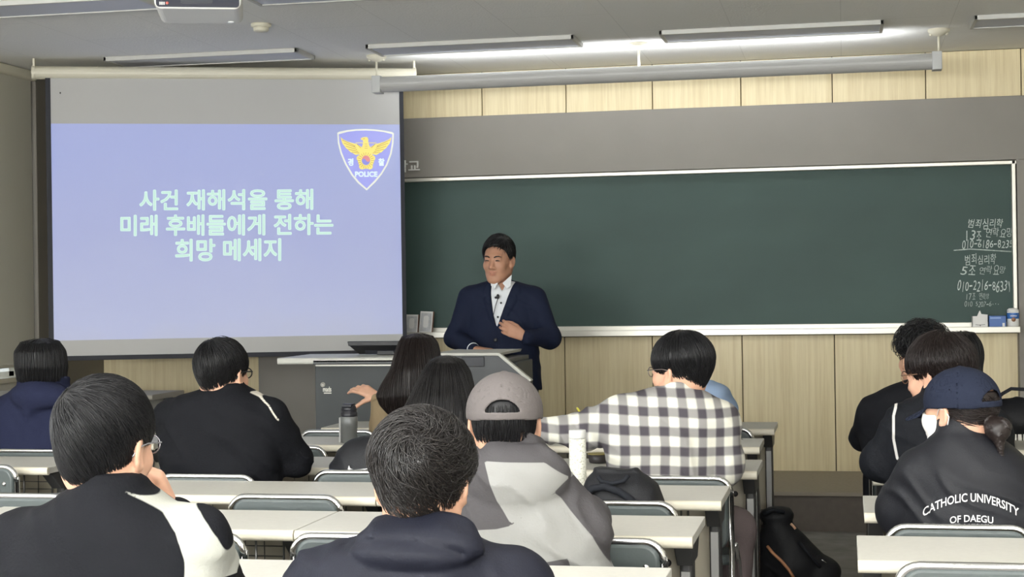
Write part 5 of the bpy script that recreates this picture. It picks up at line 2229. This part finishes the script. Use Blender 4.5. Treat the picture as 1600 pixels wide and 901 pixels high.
# ---- man in the middle, nearest
P6Y = 2.80
P = Person('nearest student in the middle with tousled dark hair and a midnight hooded windbreaker', P6Y,
           [(820, 614, 708, .06), (828, 592, 722, .08), (838, 556, 738, .095), (850, 516, 764, .108), (864, 494, 790, .118), (886, 480, 810, .128), (910, 471, 824, .132), (960, 463, 838, .135), (1060, 468, 832, .13), (1180, 485, 818, .13)],
           dict(c=atY(661, 757, P6Y + .035), s=1.0, yaw=3, pitch=17, roll=0), skin=SKIN, res=.0065, neck_r=.054)
P.default_arm(-1, P.px(505, 915), r=(.072, .062, .045)).default_arm(1, P.px(798, 915), r=(.072, .062, .045))
P.body()
P.trousers()


def p6x(S):
    S.ell(P.px(648, 854, -.085), (.118, .055, .038), rotx(.35), k=.008)
    S.ell(P.px(655, 834, -.060), (.095, .052, .028), rotx(.55), k=.010)
    P.collar(S, r=.066, hgt=.012, th=.008, tilt=-.30, dz=-.026)
    S.put(lambda Q: .009 * np.exp(-((Q[:, 2] - (P.px(648, 829)[2] - 1.5 * (Q[:, 0] - P.cx) ** 2 )) / .007) ** 2) * (np.abs(Q[:, 0] - P.cx) < .12) * (Q[:, 1] < P6Y), mode='off')


P.garment('windbreaker', [F_NIGHT], amp=.009, seed=77, h=.0065, extra=p6x)
short_hair(P.H, P.root, P.origin, hair_mat('tousled_dark_hair', (.0105, .0084, .0078, 1), .34, .5), top=.014, side=.016, back=.018, front=.012, n=7000, length=.075, rad=.0010, swirl=.8, messy=.34, h=.004, fall=.15, lift=.012, wave=.006,
           taper=.17, line=[(-.14, -.140), (-.06, -.134), (-.040, -.075), (-.024, .006), (.005, .014), (.04, .03), (.08, .06), (.13, .07)], whorl=(.006, -.098, .050))

# ---- man with the grey cap
P7Y = 3.95
P = Person('man in a grey baseball cap and a two-tone grey hooded jacket seen from behind', P7Y,
           [(688, 752, 840, .062), (702, 732, 856, .08), (720, 712, 869, .092), (742, 692, 888, .105), (768, 668, 914, .12), (800, 650, 936, .13), (835, 640, 950, .14), (870, 634, 958, .145), (910, 632, 962, .15), (1000, 640, 958, .145)],
           dict(c=atY(789, 663, P7Y + .02), s=1.06, yaw=9, pitch=5), skin=SKIN, res=.006, neck_r=.058)
P.default_arm(-1, P.px(682, 840), r=(.066, .058, .044)).default_arm(1, P.px(910, 840), r=(.066, .058, .044))
P.body()
P.trousers()
PY = P7Y - .13
hood_l = pix_poly([(757, 720), (850, 723), (884, 749), (845, 790), (798, 818), (777, 783)], PY)
body_l = pix_poly([(700, 829), (776, 826), (798, 821), (864, 772), (886, 802), (920, 842), (950, 908), (893, 908), (887, 873), (815, 884), (740, 872)], PY)


def p7x(S):
    S.ell(P.px(800, 748, -.070), (.142, .078, .098), rotx(.35), k=.007)
    P.collar(S, r=.074, hgt=.022, th=.008, tilt=-.30, dz=-.016)


W_P7 = mask_mat('two_tone_grey_shell', lin(70, 68, 70), lin(136, 136, 134), rough=.62, spec=.2)
P.garment('jacket', [W_P7], amp=.011, seed=83, h=.007, extra=p7x,
          attrs={'mask': lambda V: np.where(V[:, 1] < P7Y + .03, np.maximum(poly_sd(V[:, 0], V[:, 2], hood_l), poly_sd(V[:, 0], V[:, 2], body_l)), -1)})
short_hair(P.H, P.root, P.origin, HAIR_BLACK, top=.002, side=.001, back=.006, front=.002, n=1800, length=.05, rad=.0012, fall=.8, ztop=.058, nape=.9, taper=.12, swirl=.1, messy=.15,
           line=[(-.14, -.088), (-.055, -.084), (-.034, -.05), (-.024, .0), (-.008, .014), (.03, .02), (.06, .05), (.13, .07)])
baseball_cap(P, fabric('grey_cap_cotton', lin(100, 95, 94), .85))

# ---- man in the checked shirt
P8Y = 5.68
P = Person('man in a black and white checked shirt looking left with his arm stretched out', P8Y,
           [(600, 1030, 1078, .055), (607, 1014, 1092, .075), (614, 990, 1108, .09), (624, 966, 1122, .10), (640, 952, 1135, .115), (662, 948, 1142, .125), (692, 951, 1140, .13), (722, 954, 1136, .13), (748, 956, 1133, .13), (790, 958, 1130, .13)],
           dict(c=atY(1062, 580, P8Y + .03), s=1.03, yaw=60, pitch=6), skin=SKIN2, res=.0055)
P.arm([P.px(972, 650), P.px(915, 674, .08), P.px(852, 672, .20)], (.070, .062, .046), Hand(P.px(846, 672, .21), V3(-1, .25, -.1), V3(0, 0, -1), side=1))
el = P.px(1137, 728, .0)
P.arm([P.px(1122, 662), el, el + V3(-.12, .24, .04)], (.070, .058, .044), Hand(el + V3(-.13, .26, .05), V3(-.5, 1, .1), V3(0, 0, -1), side=-1))
c_ = P.cx
kn = atY(1148, 826, P8Y + .16)
P.legs = [[V3(c_ - .08, P8Y + .03, .575), V3(c_ - .10, P8Y + .38, .50), V3(c_ - .10, P8Y + .36, .10), V3(c_ - .11, P8Y + .50, .045)],
          [V3(c_ + .09, P8Y + .03, .575), kn, V3(kn[0] - .01, kn[1] - .04, .10), V3(kn[0] + .02, kn[1] + .08, .045)]]
P.body()
P.trousers(fabric('brown_grey_trousers', lin(98, 88, 88)), r=(.088, .072, .056))
m = fabric('checked_cotton', lin(220, 218, 208), .8)
nt = m.node_tree
at = nt.nodes.new('ShaderNodeAttribute')
at.attribute_name = 'weave'
sp = nt.nodes.new('ShaderNodeSeparateXYZ')
nt.links.new(at.outputs['Vector'], sp.inputs[0])
bands = []
for ax in ('X', 'Y'):
    a = nt.nodes.new('ShaderNodeMath')
    a.operation = 'MULTIPLY'
    a.inputs[1].default_value = 2 * PI / .067
    nt.links.new(sp.outputs[ax], a.inputs[0])
    s_ = nt.nodes.new('ShaderNodeMath')
    s_.operation = 'SINE'
    nt.links.new(a.outputs[0], s_.inputs[0])
    r_ = nt.nodes.new('ShaderNodeMapRange')
    r_.interpolation_type = 'SMOOTHSTEP'
    r_.inputs[1].default_value, r_.inputs[2].default_value = -.35, .45
    nt.links.new(s_.outputs[0], r_.inputs[0])
    bands.append(r_.outputs[0])
sm_ = nt.nodes.new('ShaderNodeMath')
sm_.operation = 'ADD'
nt.links.new(bands[0], sm_.inputs[0])
nt.links.new(bands[1], sm_.inputs[1])
hf = nt.nodes.new('ShaderNodeMath')
hf.operation = 'MULTIPLY'
hf.inputs[1].default_value = .5
nt.links.new(sm_.outputs[0], hf.inputs[0])
rp = nt.nodes.new('ShaderNodeValToRGB')
rp.color_ramp.elements[0].color = lin(222, 220, 208)
rp.color_ramp.elements[1].color = lin(78, 74, 80)
rp.color_ramp.elements.new(.5).color = lin(146, 144, 142)
nt.links.new(hf.outputs[0], rp.inputs[0])
nt.links.new(rp.outputs[0], nt.nodes['Principled BSDF'].inputs['Base Color'])
seam = pix_poly([(956, 655), (1000, 661), (1060, 665), (1100, 672), (1130, 684)], P8Y - .12)


def p8x(S):
    P.collar(S, r=.066, hgt=.016, th=.007, tilt=-.22, dz=-.030)
    S.put(lambda Q: np.where(Q[:, 1] < P8Y, .0025 * np.clip(1.4 - np.abs(line_sd(Q[:, 0], Q[:, 2], seam, 0)) / .005, 0, 1), 0), mode='off')


P.garment('checked_shirt', [m], amp=.014, seed=91, h=.0075, extra=p8x,
          attrs={'weave': lambda V: np.stack([V[:, 0] + .25 * (V[:, 1] - P8Y) + .012 * vnoise(V * 5, 2), V[:, 2] + .012 * vnoise(V * 5, 4), V[:, 1]], 1)})
short_hair(P.H, P.root, P.origin, HAIR_BLACK, top=.024, side=.022, back=.027, front=.014, n=2200, length=.09, rad=.0015, swirl=.2, messy=.08, line=[(-.14, -.118), (-.055, -.110)] + BOWL_LINE[2:], whorl=(0, -.03, .115), fall=.5, lift=.003)
glasses(P, mat('steel_rim', lin(150, 140, 136), .3, metal=.8), thick=.0016, r=.0195, y=.100, z=.008)

# ---- person in pale blue bent over the desk
P = Person('person in a pale blue top bent low over the front desk behind the checked shirt', 7.30,
           [(597, 1082, 1112, .05), (602, 1068, 1124, .09), (612, 1058, 1134, .13), (628, 1050, 1140, .15), (650, 1047, 1142, .16), (700, 1049, 1140, .15)],
           dict(c=atY(1066, 592, 7.56), s=.98, yaw=10, pitch=50), res=.009, neck_to=V3(atY(1092, 620, 7.3)[0], 7.36, .92))
P.default_arm(-1, P.px(1058, 640)).default_arm(1, P.px(1132, 640))
P.body()
P.trousers()
P.garment('sweater', [F_LBLUE], amp=.008, seed=101, h=.009, extra=lambda S: S.ell(P.px(1106, 612, -.02), (.10, .11, .045), k=.03))
short_hair(P.H, P.root, P.origin, HAIR_BLACK, n=700, rad=.002)

# ---- right group
P = Person('curly-haired student in black at the right, left of the woman with long hair', 6.42,
           [(590, 1424, 1470, .055), (598, 1398, 1492, .08), (608, 1374, 1510, .095), (622, 1360, 1522, .11), (650, 1350, 1532, .12), (690, 1346, 1536, .13), (730, 1350, 1532, .13)],
           dict(c=atY(1440, 560, 6.44), s=1.02, yaw=25, pitch=4), res=.008)
P.default_arm(-1, P.px(1362, 645), out=.03).default_arm(1, P.px(1520, 645))
P.body()
P.trousers()
P.garment('jacket', [F_BLACK], amp=.006, seed=111, h=.009, extra=lambda S: P.collar(S, r=.062, hgt=.014, th=.006, tilt=-.3, dz=-.008))
short_hair(P.H, P.root, P.origin, HAIR_BLACK, top=.026, side=.026, back=.024, front=.02, n=1600, length=.045, rad=.0022, messy=.9, lift=.014, swirl=.8)

P = Person('woman with long straight black hair beside the black bag at the right', 7.38,
           [(606, 1482, 1530, .05), (616, 1462, 1550, .08), (632, 1450, 1562, .10), (670, 1446, 1566, .12), (720, 1450, 1562, .12)],
           dict(c=atY(1502, 566, 7.39), s=1.03, yaw=0, pitch=4), res=.009)
P.default_arm(-1, P.px(1460, 650)).default_arm(1, P.px(1552, 650))
P.body()
P.trousers()
P.garment('jacket', [F_BLACK], amp=.006, seed=121, h=.010)
long_hair(P.H, P.root, P.origin, HAIR_BLACK, [(atY(1504, y, 7.36)[2], atY((a + b) / 2, y, 7.36)[0], 7.36 - o, (b - a) / 2 * .00285, d) for y, a, b, d, o in
          ((522, 1482, 1520, .08, .0), (535, 1474, 1527, .10, .01), (560, 1472, 1531, .115, .02), (590, 1473, 1532, .11, .05), (625, 1474, 1530, .08, .08), (655, 1478, 1524, .06, .09))], n=1100, rad=.002)

P11Y = 5.50
P = Person('man with black jacket and white piped shoulders at the right, looking left through glasses', P11Y,
           [(610, 1444, 1502, .055), (618, 1428, 1528, .08), (630, 1412, 1547, .095), (648, 1400, 1558, .11), (680, 1394, 1566, .12), (715, 1392, 1568, .13), (755, 1394, 1566, .13), (800, 1398, 1562, .13)],
           dict(c=atY(1466, 588, P11Y + .03), s=1.04, yaw=56, pitch=8), skin=SKIN2, res=.0055)
el = P.px(1377, 722, .05)
P.arm([P.px(1414, 664), el, el + V3(.05, .26, .03)], (.070, .062, .044), Hand(el + V3(.06, .28, .03), V3(.2, 1, 0), V3(0, 0, -1), side=1))
P.default_arm(1, P.px(1552, 668), out=.04)
P.body()
P.trousers()
pa, pb = pix_poly([(1402, 628), (1396, 650), (1396, 685), (1402, 716)], P11Y - .06), pix_poly([(1552, 626), (1558, 645), (1559, 690)], P11Y - .08)
P.garment('jacket', [mask_mat('black_jacket_white_piping', lin(23, 25, 30), lin(206, 204, 200), rough=.72, spec=.15)], amp=.008, seed=131, h=.008, extra=lambda S: P.collar(S, r=.062, hgt=.016, th=.006, tilt=-.35, dz=-.008),
          attrs={'mask': lambda V: np.where(V[:, 1] < P11Y + .02, np.maximum(line_sd(V[:, 0], V[:, 2], pa, .0042), line_sd(V[:, 0], V[:, 2], pb, .0042)), -1)})
short_hair(P.H, P.root, P.origin, HAIR_BROWN, top=.026, side=.022, back=.026, front=.016, n=2400, length=.085, rad=.0015, swirl=.3, messy=.16, lift=.005, fall=.4,
           line=[(-.14, -.08), (-.055, -.074), (-.035, -.03), (-.012, .008), (.01, .014), (.028, .004), (.042, .008), (.06, .032), (.09, .038), (.13, .042)], whorl=(0, -.045, .11))
glasses(P, mat('brown_rim', lin(120, 90, 70), .3), thick=.0018, r=.023)

P12Y = 4.63
P = Person('woman in a navy cap and white mask with a black university jacket', P12Y,
           [(666, 1474, 1528, .055), (676, 1460, 1546, .075), (690, 1447, 1570, .09), (708, 1432, 1596, .105), (732, 1416, 1624, .12), (762, 1406, 1642, .13), (800, 1402, 1650, .135), (850, 1404, 1650, .135), (930, 1410, 1644, .13)],
           dict(c=atY(1499, 643, P12Y + .02), s=1.0, yaw=48, pitch=4), skin=SKIN2, res=.0055, neck_r=.048)
el = P.px(1406, 795, .04)
P.arm([P.px(1436, 742), el, el + V3(.04, .26, .02)], (.070, .062, .044), Hand(el + V3(.05, .28, .02), V3(.2, 1, 0), V3(0, 0, -1), side=1))
P.default_arm(1, P.px(1622, 765), out=.03)
P.body()
P.trousers()
jk = P.garment('university_jacket', [fabric('black_nylon', lin(27, 28, 33), .55, spec=.25)], amp=.009, seed=143, h=.007,
               extra=lambda S: P.collar(S, r=.056, hgt=.020, th=.006, tilt=-.35, dz=-.004))
me_ = jk.data
vv = np.empty(len(me_.vertices) * 3, np.float32)
me_.vertices.foreach_get('co', vv)
vv = vv.reshape(-1, 3) + P.origin
tree = BVHTree.FromPolygons(vv.tolist(), [tuple(p_.vertices) for p_ in me_.polygons])


def on_cloth(x, y):
    d = ray(x, y)
    hit = tree.ray_cast(Vector(CAM.tolist()), Vector(d.tolist()).normalized())
    q = np.array(hit[0]) if hit[0] is not None else atY(x, y, P12Y - .12)
    return q - nrm(d) * .0025


m_wp = mat('white_print', lin(222, 222, 222), .6)
for body, x0, x1, ytop, sag, hgt in (('CATHOLIC UNIVERSITY', 1442, 1592, 770, 24, 13.5), ('OF DAEGU', 1484, 1552, 804, 3, 11)):
    v, f, asp = text_mesh(body, .012)
    pts = []
    for x, y in v:
        u = 2 * x - 1
        pts.append(on_cloth(x0 + (x1 - x0) * x, ytop + sag * u * u + hgt * (1 - y)))
    part_mb(MB().add(pts, f), 'jacket_lettering', m_wp, P)
short_hair(P.H, P.root, P.origin, HAIR_BROWN, top=.003, side=.006, back=.008, front=.002, n=1600, length=.07, rad=.0013, fall=.1, ztop=.055, swirl=0, messy=.08,
           line=[(-.14, -.070), (-.06, -.066), (-.03, -.030), (-.012, -.004), (.01, .010), (.03, .02), (.06, .05), (.13, .07)], whorl=(0, .10, .05))
bun = SDF()
bc = P.H.W(.0, -.125, -.050)
bun.ell(bc, (.036, .034, .034), k=.01).ell(bc + V3(.012, -.012, .006), (.024, .02, .026), k=.006)
bun.cone(P.H.W(0, -.09, -.02), bc, .026, .022, k=.01)
bun.cone(bc + V3(.0, -.015, -.02), bc + V3(.008, -.02, -.07), .018, .006, k=.012)
bun.put(lambda Q: .0022 * np.sin(np.sqrt(((Q - bc) ** 2).sum(1)) * 900 + 6 * vnoise(Q * 60, 1)), mode='off')
sdf_obj('hair_bun', bun, bc - .13, bc + .13, .0035, [HAIR_BROWN], P.root, P.origin)
baseball_cap(P, fabric('navy_cap_cotton', lin(34, 39, 54), .85))
H = P.H
msk = SDF().put(lambda Q: np.maximum(head_sdf(H.loc(Q)) * H.s - .008, -(head_sdf(H.loc(Q)) * H.s + .001)))
msk.put(lambda Q: np.maximum(np.maximum(.025 + np.maximum(0, -(H.loc(Q)[:, 2] + .04)) * .2 - H.loc(Q)[:, 1], H.loc(Q)[:, 2] + .004 - .25 * np.maximum(0, H.loc(Q)[:, 1] - .06)), -.112 - H.loc(Q)[:, 2]), .004, '&')
sdf_obj('face_mask', msk, H.c - .16, H.c + .16, .004, [fabric('white_mask', lin(236, 234, 230), .8)], P.root, P.origin)
mb = MB()
for s in (-1, 1):
    mb.tube([H.W(s * .064, .03, -.015), H.W(s * .080, .006, .012), H.W(s * .084, -.018, .010), H.W(s * .084, -.030, -.010), H.W(s * .076, -.015, -.04), H.W(s * .062, .025, -.065)], .0016, 6)
part_mb(mb, 'mask_loop', mat('white_elastic', lin(230, 228, 224), .7), P)


# ================================================================== BAGS, BOTTLES AND OTHER THINGS ON THE DESKS
F_BAG = fabric('black_bag_nylon', lin(26, 27, 31), .6, spec=.35, bump=.2, bscale=300)
F_BAG2 = fabric('black_bag_webbing', lin(36, 38, 43), .7)


def bag_part(name, S, c, r, material, root, origin, h=.006, amp=.006, seed=0, attrs=None):
    if amp:
        S.put(folds(amp, seed, 12, 16), mode='off')
    c = np.asarray(c, float)
    r = np.asarray(r, float)
    return sdf_obj(name, S, c - r, c + r, h, [material], root, origin, attrs=attrs)


# rucksack on the chair, behind the fourth-row desk
by_ = 4.965
bl, br_ = atY(912, 785, by_), atY(1040, 785, by_)
cx_ = (bl[0] + br_[0]) / 2
hw_ = (br_[0] - bl[0]) / 2
zt_ = atY(975, 737, by_)[2]
b0 = V3(cx_, by_, .47)
r = thing('rucksack', 'slumped black rucksack on the chair beside the white speckled bottle', 'rucksack', b0)
S = SDF()
sec_ = smooth_sec([(.475, cx_, by_, hw_ * .92, .075), (.60, cx_, by_, hw_, .085), (zt_ - .10, cx_, by_, hw_ * .99, .085), (zt_ - .04, cx_ - .012, by_ + .01, hw_ * .84, .08), (zt_ - .012, cx_ - .02, by_ + .015, hw_ * .66, .06), (zt_, cx_ - .025, by_ + .02, hw_ * .42, .03)], 30)
S.put(lambda P: loft(P, sec_, 3.0))
bag_part('bag_body', S, (cx_, by_, .65), (.24, .18, .28), F_BAG, r, b0, amp=.012, seed=3)
mb = MB()
pts = [atY(x, y, by_ - .085) for x, y in ((918, 772), (925, 763), (945, 760), (968, 768), (985, 780), (995, 790))]
mb.tube(pts, .012, 8)
rel(mb, b0).build('shoulder_strap', F_BAG2, r)
mb = MB()
mb.tube([atY(x, y, by_ - .075) for x, y in ((934, 744), (940, 752), (956, 755), (975, 751), (982, 742))], .007, 8)
rel(mb, b0).build('grab_handle', F_BAG2, r)

# round black bag with a white swoosh mark
cy_ = 5.74
b0 = atY(578, 742, cy_)
r = thing('gym_bag', 'rounded black bag with a white curved mark beside the grey tumbler', 'bag', b0)
S = SDF()
zt_ = atY(565, 680, cy_)[2]
zb_ = .472
xw = (atY(636, 715, cy_)[0] - atY(519, 715, cy_)[0]) / 2
xc = (atY(636, 715, cy_)[0] + atY(519, 715, cy_)[0]) / 2
sec2 = smooth_sec([(zb_, xc, cy_, xw * .9, .08), (zb_ + .12, xc, cy_, xw, .095), (zt_ - .13, xc, cy_, xw, .095), (zt_ - .07, xc, cy_, xw * .9, .09), (zt_ - .03, xc, cy_, xw * .70, .07), (zt_ - .008, xc, cy_, xw * .42, .04), (zt_, xc, cy_, xw * .15, .02)], 34)
S.put(lambda P: loft(P, sec2, 2.3))
bag_part('bag_body', S, (xc, cy_, (zt_ + zb_) / 2), (.22, .19, .26), F_BAG, r, b0, amp=.008, seed=8)
mb = MB()
sw = [(545, 727), (543, 734), (549, 737), (562, 735.5), (580, 731), (562, 733), (551, 733.5), (547, 731.5)]
mb.prism([atY(x, y, cy_ - .103) for x, y in sw], (0, .006, 0))
rel(mb, b0).build('white_mark', mat('white_print_mark', lin(225, 225, 225), .5), r)

# rucksack leaning by the aisle
fy = 7.28
P2 = lambda x, y, dy=0.0: atY(x, y, fy + dy)
b0 = V3(P2(1245, 890)[0], fy, 0)
r = thing('rucksack', 'black rucksack with a tan strap leaning on the floor in the aisle', 'rucksack', b0)
S = SDF()
S.cone(P2(1214, 826), P2(1240, 880), .072, .118, .03)
S.cone(P2(1236, 878), P2(1272, 896), .115, .095, .04)
S.cone(P2(1208, 850), P2(1216, 896), .062, .080, .03)
S.ell(P2(1212, 806), (.076, .07, .040), roty(-.1), .012)
S.ell(P2(1292, 893), (.06, .08, .05), k=.05)
S.put(lambda P: .004 - P[:, 2], .02, '&')
bag_part('bag_body', S, P2(1240, 860), (.28, .22, .24), F_BAG, r, b0, amp=.008, seed=14)
mb = MB()
mb.tube([P2(1199, 853, -.10), P2(1208, 864, -.125), P2(1221, 876, -.14), P2(1232, 889, -.148), P2(1240, 902, -.145)], .007, 8)
rel(mb, b0).build('tan_strap', mat('tan_leather', lin(206, 148, 108), .5), r)
mb = MB()
mb.tube([P2(1236, 818, -.06), P2(1240, 822, -.068), P2(1243, 826, -.07)], .006, 8)
rel(mb, b0).build('zip_pull', mat('tan_leather_pull', lin(214, 170, 140), .5), r)
mb = MB()
mb.tube([P2(1248, 846, -.09), P2(1264, 866, -.11), P2(1282, 886, -.10)], .008, 8)
rel(mb, b0).build('pocket_seam', F_BAG2, r)
mb = MB()
mb.tube([P2(1194, 803, -.07), P2(1208, 796, -.07), P2(1226, 800, -.065)], .010, 8)
rel(mb, b0).build('grab_handle', F_BAG2, r)
mb = MB()
mb.tube([P2(1284, 874, -.075), P2(1291, 879, -.07)], .003, 6)
rel(mb, b0).build('silver_label', M['chrome'], r)

# black bag at the right edge
gy = 6.86
G = lambda x, y, dy=0.0: atY(x, y, gy + dy)
b0 = V3(G(1590, 680)[0], gy, .721)
r = thing('shoulder_bag', 'black shoulder bag with a loose strap on the desk at the right edge', 'bag', b0)
S = SDF()
S.ell(G(1600, 655), (.16, .10, .075), roty(.12), .02)
S.cone(G(1560, 634), G(1640, 640), .022, .05, .04)
S.put(lambda P: .724 - P[:, 2], .01, '&')
bag_part('bag_body', S, G(1600, 650), (.30, .20, .20), F_BAG, r, b0, amp=.008, seed=22)
mb = MB()
for k in range(6):
    mb.tube([G(x, y, -.06 + .012 * k) for x, y in ((1552, 628), (1566, 615), (1580, 607), (1600, 608), (1625, 616), (1640, 628))], .008, 6)
rel(mb, b0).build('strap', F_BAG2, r)
mb = MB()
for x in (1586, 1594, 1602):
    q = G(x, 683, -.105)
    mb.box(tuple(q + V3(-.008, 0, -.012)), tuple(q + V3(.006, .006, .012)))
rel(mb, b0).build('white_tag', mat('white_tag', lin(212, 210, 204), .6), r)

# grey tumbler
q = atZ(546, 691, .7205)
r = thing('tumbler', 'grey steel tumbler with a black flip lid and pale carrying strap', 'bottle', q)
sc_ = np.linalg.norm(q - CAM) / F_PX
rb_ = 13.5 * sc_
hb_ = 40 * sc_
MB().lathe([(rb_ * .86, 0), (rb_ * .92, .003), (rb_ * .92, hb_ * .55), (rb_ * .96, hb_ * .56), (rb_ * .98, hb_), (rb_ * .9, hb_ * 1.02)], n=28).build('tumbler_body', mat('grey_steel', lin(128, 130, 130), .4, metal=.4), r)
MB().lathe([(rb_ * .92, hb_), (rb_ * .95, hb_ * 1.03), (rb_ * .95, hb_ * 1.16), (rb_ * .86, hb_ * 1.18), (rb_ * .86, hb_ * 1.24), (rb_ * .9, hb_ * 1.26), (rb_ * .78, hb_ * 1.40), (rb_ * .6, hb_ * 1.45)], n=28).rbox((-rb_ * .55, -rb_ * .9, hb_ * 1.36), (rb_ * .55, rb_ * .5, hb_ * 1.5), .006, 0).build('flip_lid', mat('black_lid', lin(46, 46, 52), .35), r)
MB().rbox((-rb_ * 1.14, -.010, .0), (-rb_ * .96, .012, hb_ * .98), .004, 1).build('carrying_strap', mat('pale_strap', lin(206, 206, 204), .5), r, bev=.002)

# white speckled bottle
q = atZ(903.5, 768, .7205)
r = thing('tumbler', 'tall white speckled bottle standing left of the black rucksack', 'bottle', q)
sc_ = np.linalg.norm(q - CAM) / F_PX
rb_ = 13.2 * sc_
zt_ = (768 - 672) * sc_
spk = mat('speckled_white', lin(222, 222, 212), .5)
nt = spk.node_tree
vz = nt.nodes.new('ShaderNodeTexNoise')
vz.inputs['Scale'].default_value = 170
rp = nt.nodes.new('ShaderNodeValToRGB')
rp.color_ramp.elements[0].position, rp.color_ramp.elements[0].color = .36, lin(176, 176, 160)
rp.color_ramp.elements[1].position, rp.color_ramp.elements[1].color = .50, lin(224, 224, 214)
tc = nt.nodes.new('ShaderNodeTexCoord')
nt.links.new(tc.outputs['Object'], vz.inputs['Vector'])
nt.links.new(vz.outputs['Fac'], rp.inputs[0])
nt.links.new(rp.outputs[0], nt.nodes['Principled BSDF'].inputs['Base Color'])
MB().lathe([(rb_ * .94, 0), (rb_, .004), (rb_, zt_ * .855), (rb_ * .96, zt_ * .862)], n=32).build('bottle_body', spk, r)
MB().lathe([(rb_ * .9, zt_ * .855), (rb_ * .9, zt_ * .872)], n=32).build('black_ring', M['black'], r)
MB().lathe([(rb_ * .97, zt_ * .868), (rb_, zt_ * .875), (rb_, zt_ * .985), (rb_ * .95, zt_), (rb_ * .8, zt_ * .995)], n=32).build('screw_cap', mat('white_cap', lin(214, 214, 212), .4), r)

# small black bowl
q = atZ(935, 722.5, .7205)
r = thing('bowl', 'small black bowl with a yellowish rim on the third-row desk', 'bowl', q)
sc_ = np.linalg.norm(q - CAM) / F_PX
rb_ = 16 * sc_
MB().lathe([(rb_ * .8, 0), (rb_ * .9, .004), (rb_, .034), (rb_ * .93, .034), (rb_ * .84, .008), (.001, .006)], n=30).build('bowl_body', mat('black_bowl', lin(52, 48, 48), .4), r)
MB().lathe([(rb_ * .94, .033), (rb_ * 1.02, .033), (rb_ * 1.02, .0365), (rb_ * .94, .0365)], n=30).build('rim', mat('olive_rim', lin(150, 138, 82), .5), r)

# yellow pencil in the outstretched hand
a_, b_ = atY(902, 637.5, P8Y + .12), atY(910, 649, P8Y + .085)
r = thing('pencil', 'yellow pencil sticking up behind the checked sleeve', 'pencil', b_)
MB().tube([a_ - b_, (0, 0, 0), (b_ - a_) * 1.2], .004, 6).build('pencil_shaft', mat('pencil_yellow', lin(214, 204, 70), .5), r)
MB().tube([(a_ - b_) * 1.12, a_ - b_], [.001, .0038], 6).build('pencil_tip', mat('pencil_wood', lin(214, 190, 140), .6), r)

# chairs of people whose seats are hidden
for nm, x, y, yb, lab in (('a', 166, 880, P2Y - .165, 'chair under the big student at the front left'), ('b', 652, 890, P6Y - .175, 'chair under the nearest student in the middle'),
                          ('c', 796, 862, P7Y - .085, 'chair under the man in the grey cap'), ('d', 652, 690, 7.35 - .16, 'chair under the girl raising her hand'),
                          ('e', 698, 700, 6.35 - .165, 'chair under the girl with straight long hair'), ('f', 1096, 690, 7.30 - .20, 'chair under the person bent over in pale blue'),
                          ('g', 1440, 700, 6.42 - .17, 'chair under the curly-haired student in black'), ('h', 1506, 690, 7.38 - .17, 'chair under the woman with long hair at the right'),
                          ('i', 1480, 730, P11Y - .175, 'chair under the man with white piped shoulders')):
    put_chair(atY(x, y, yb)[0], yb, lab)
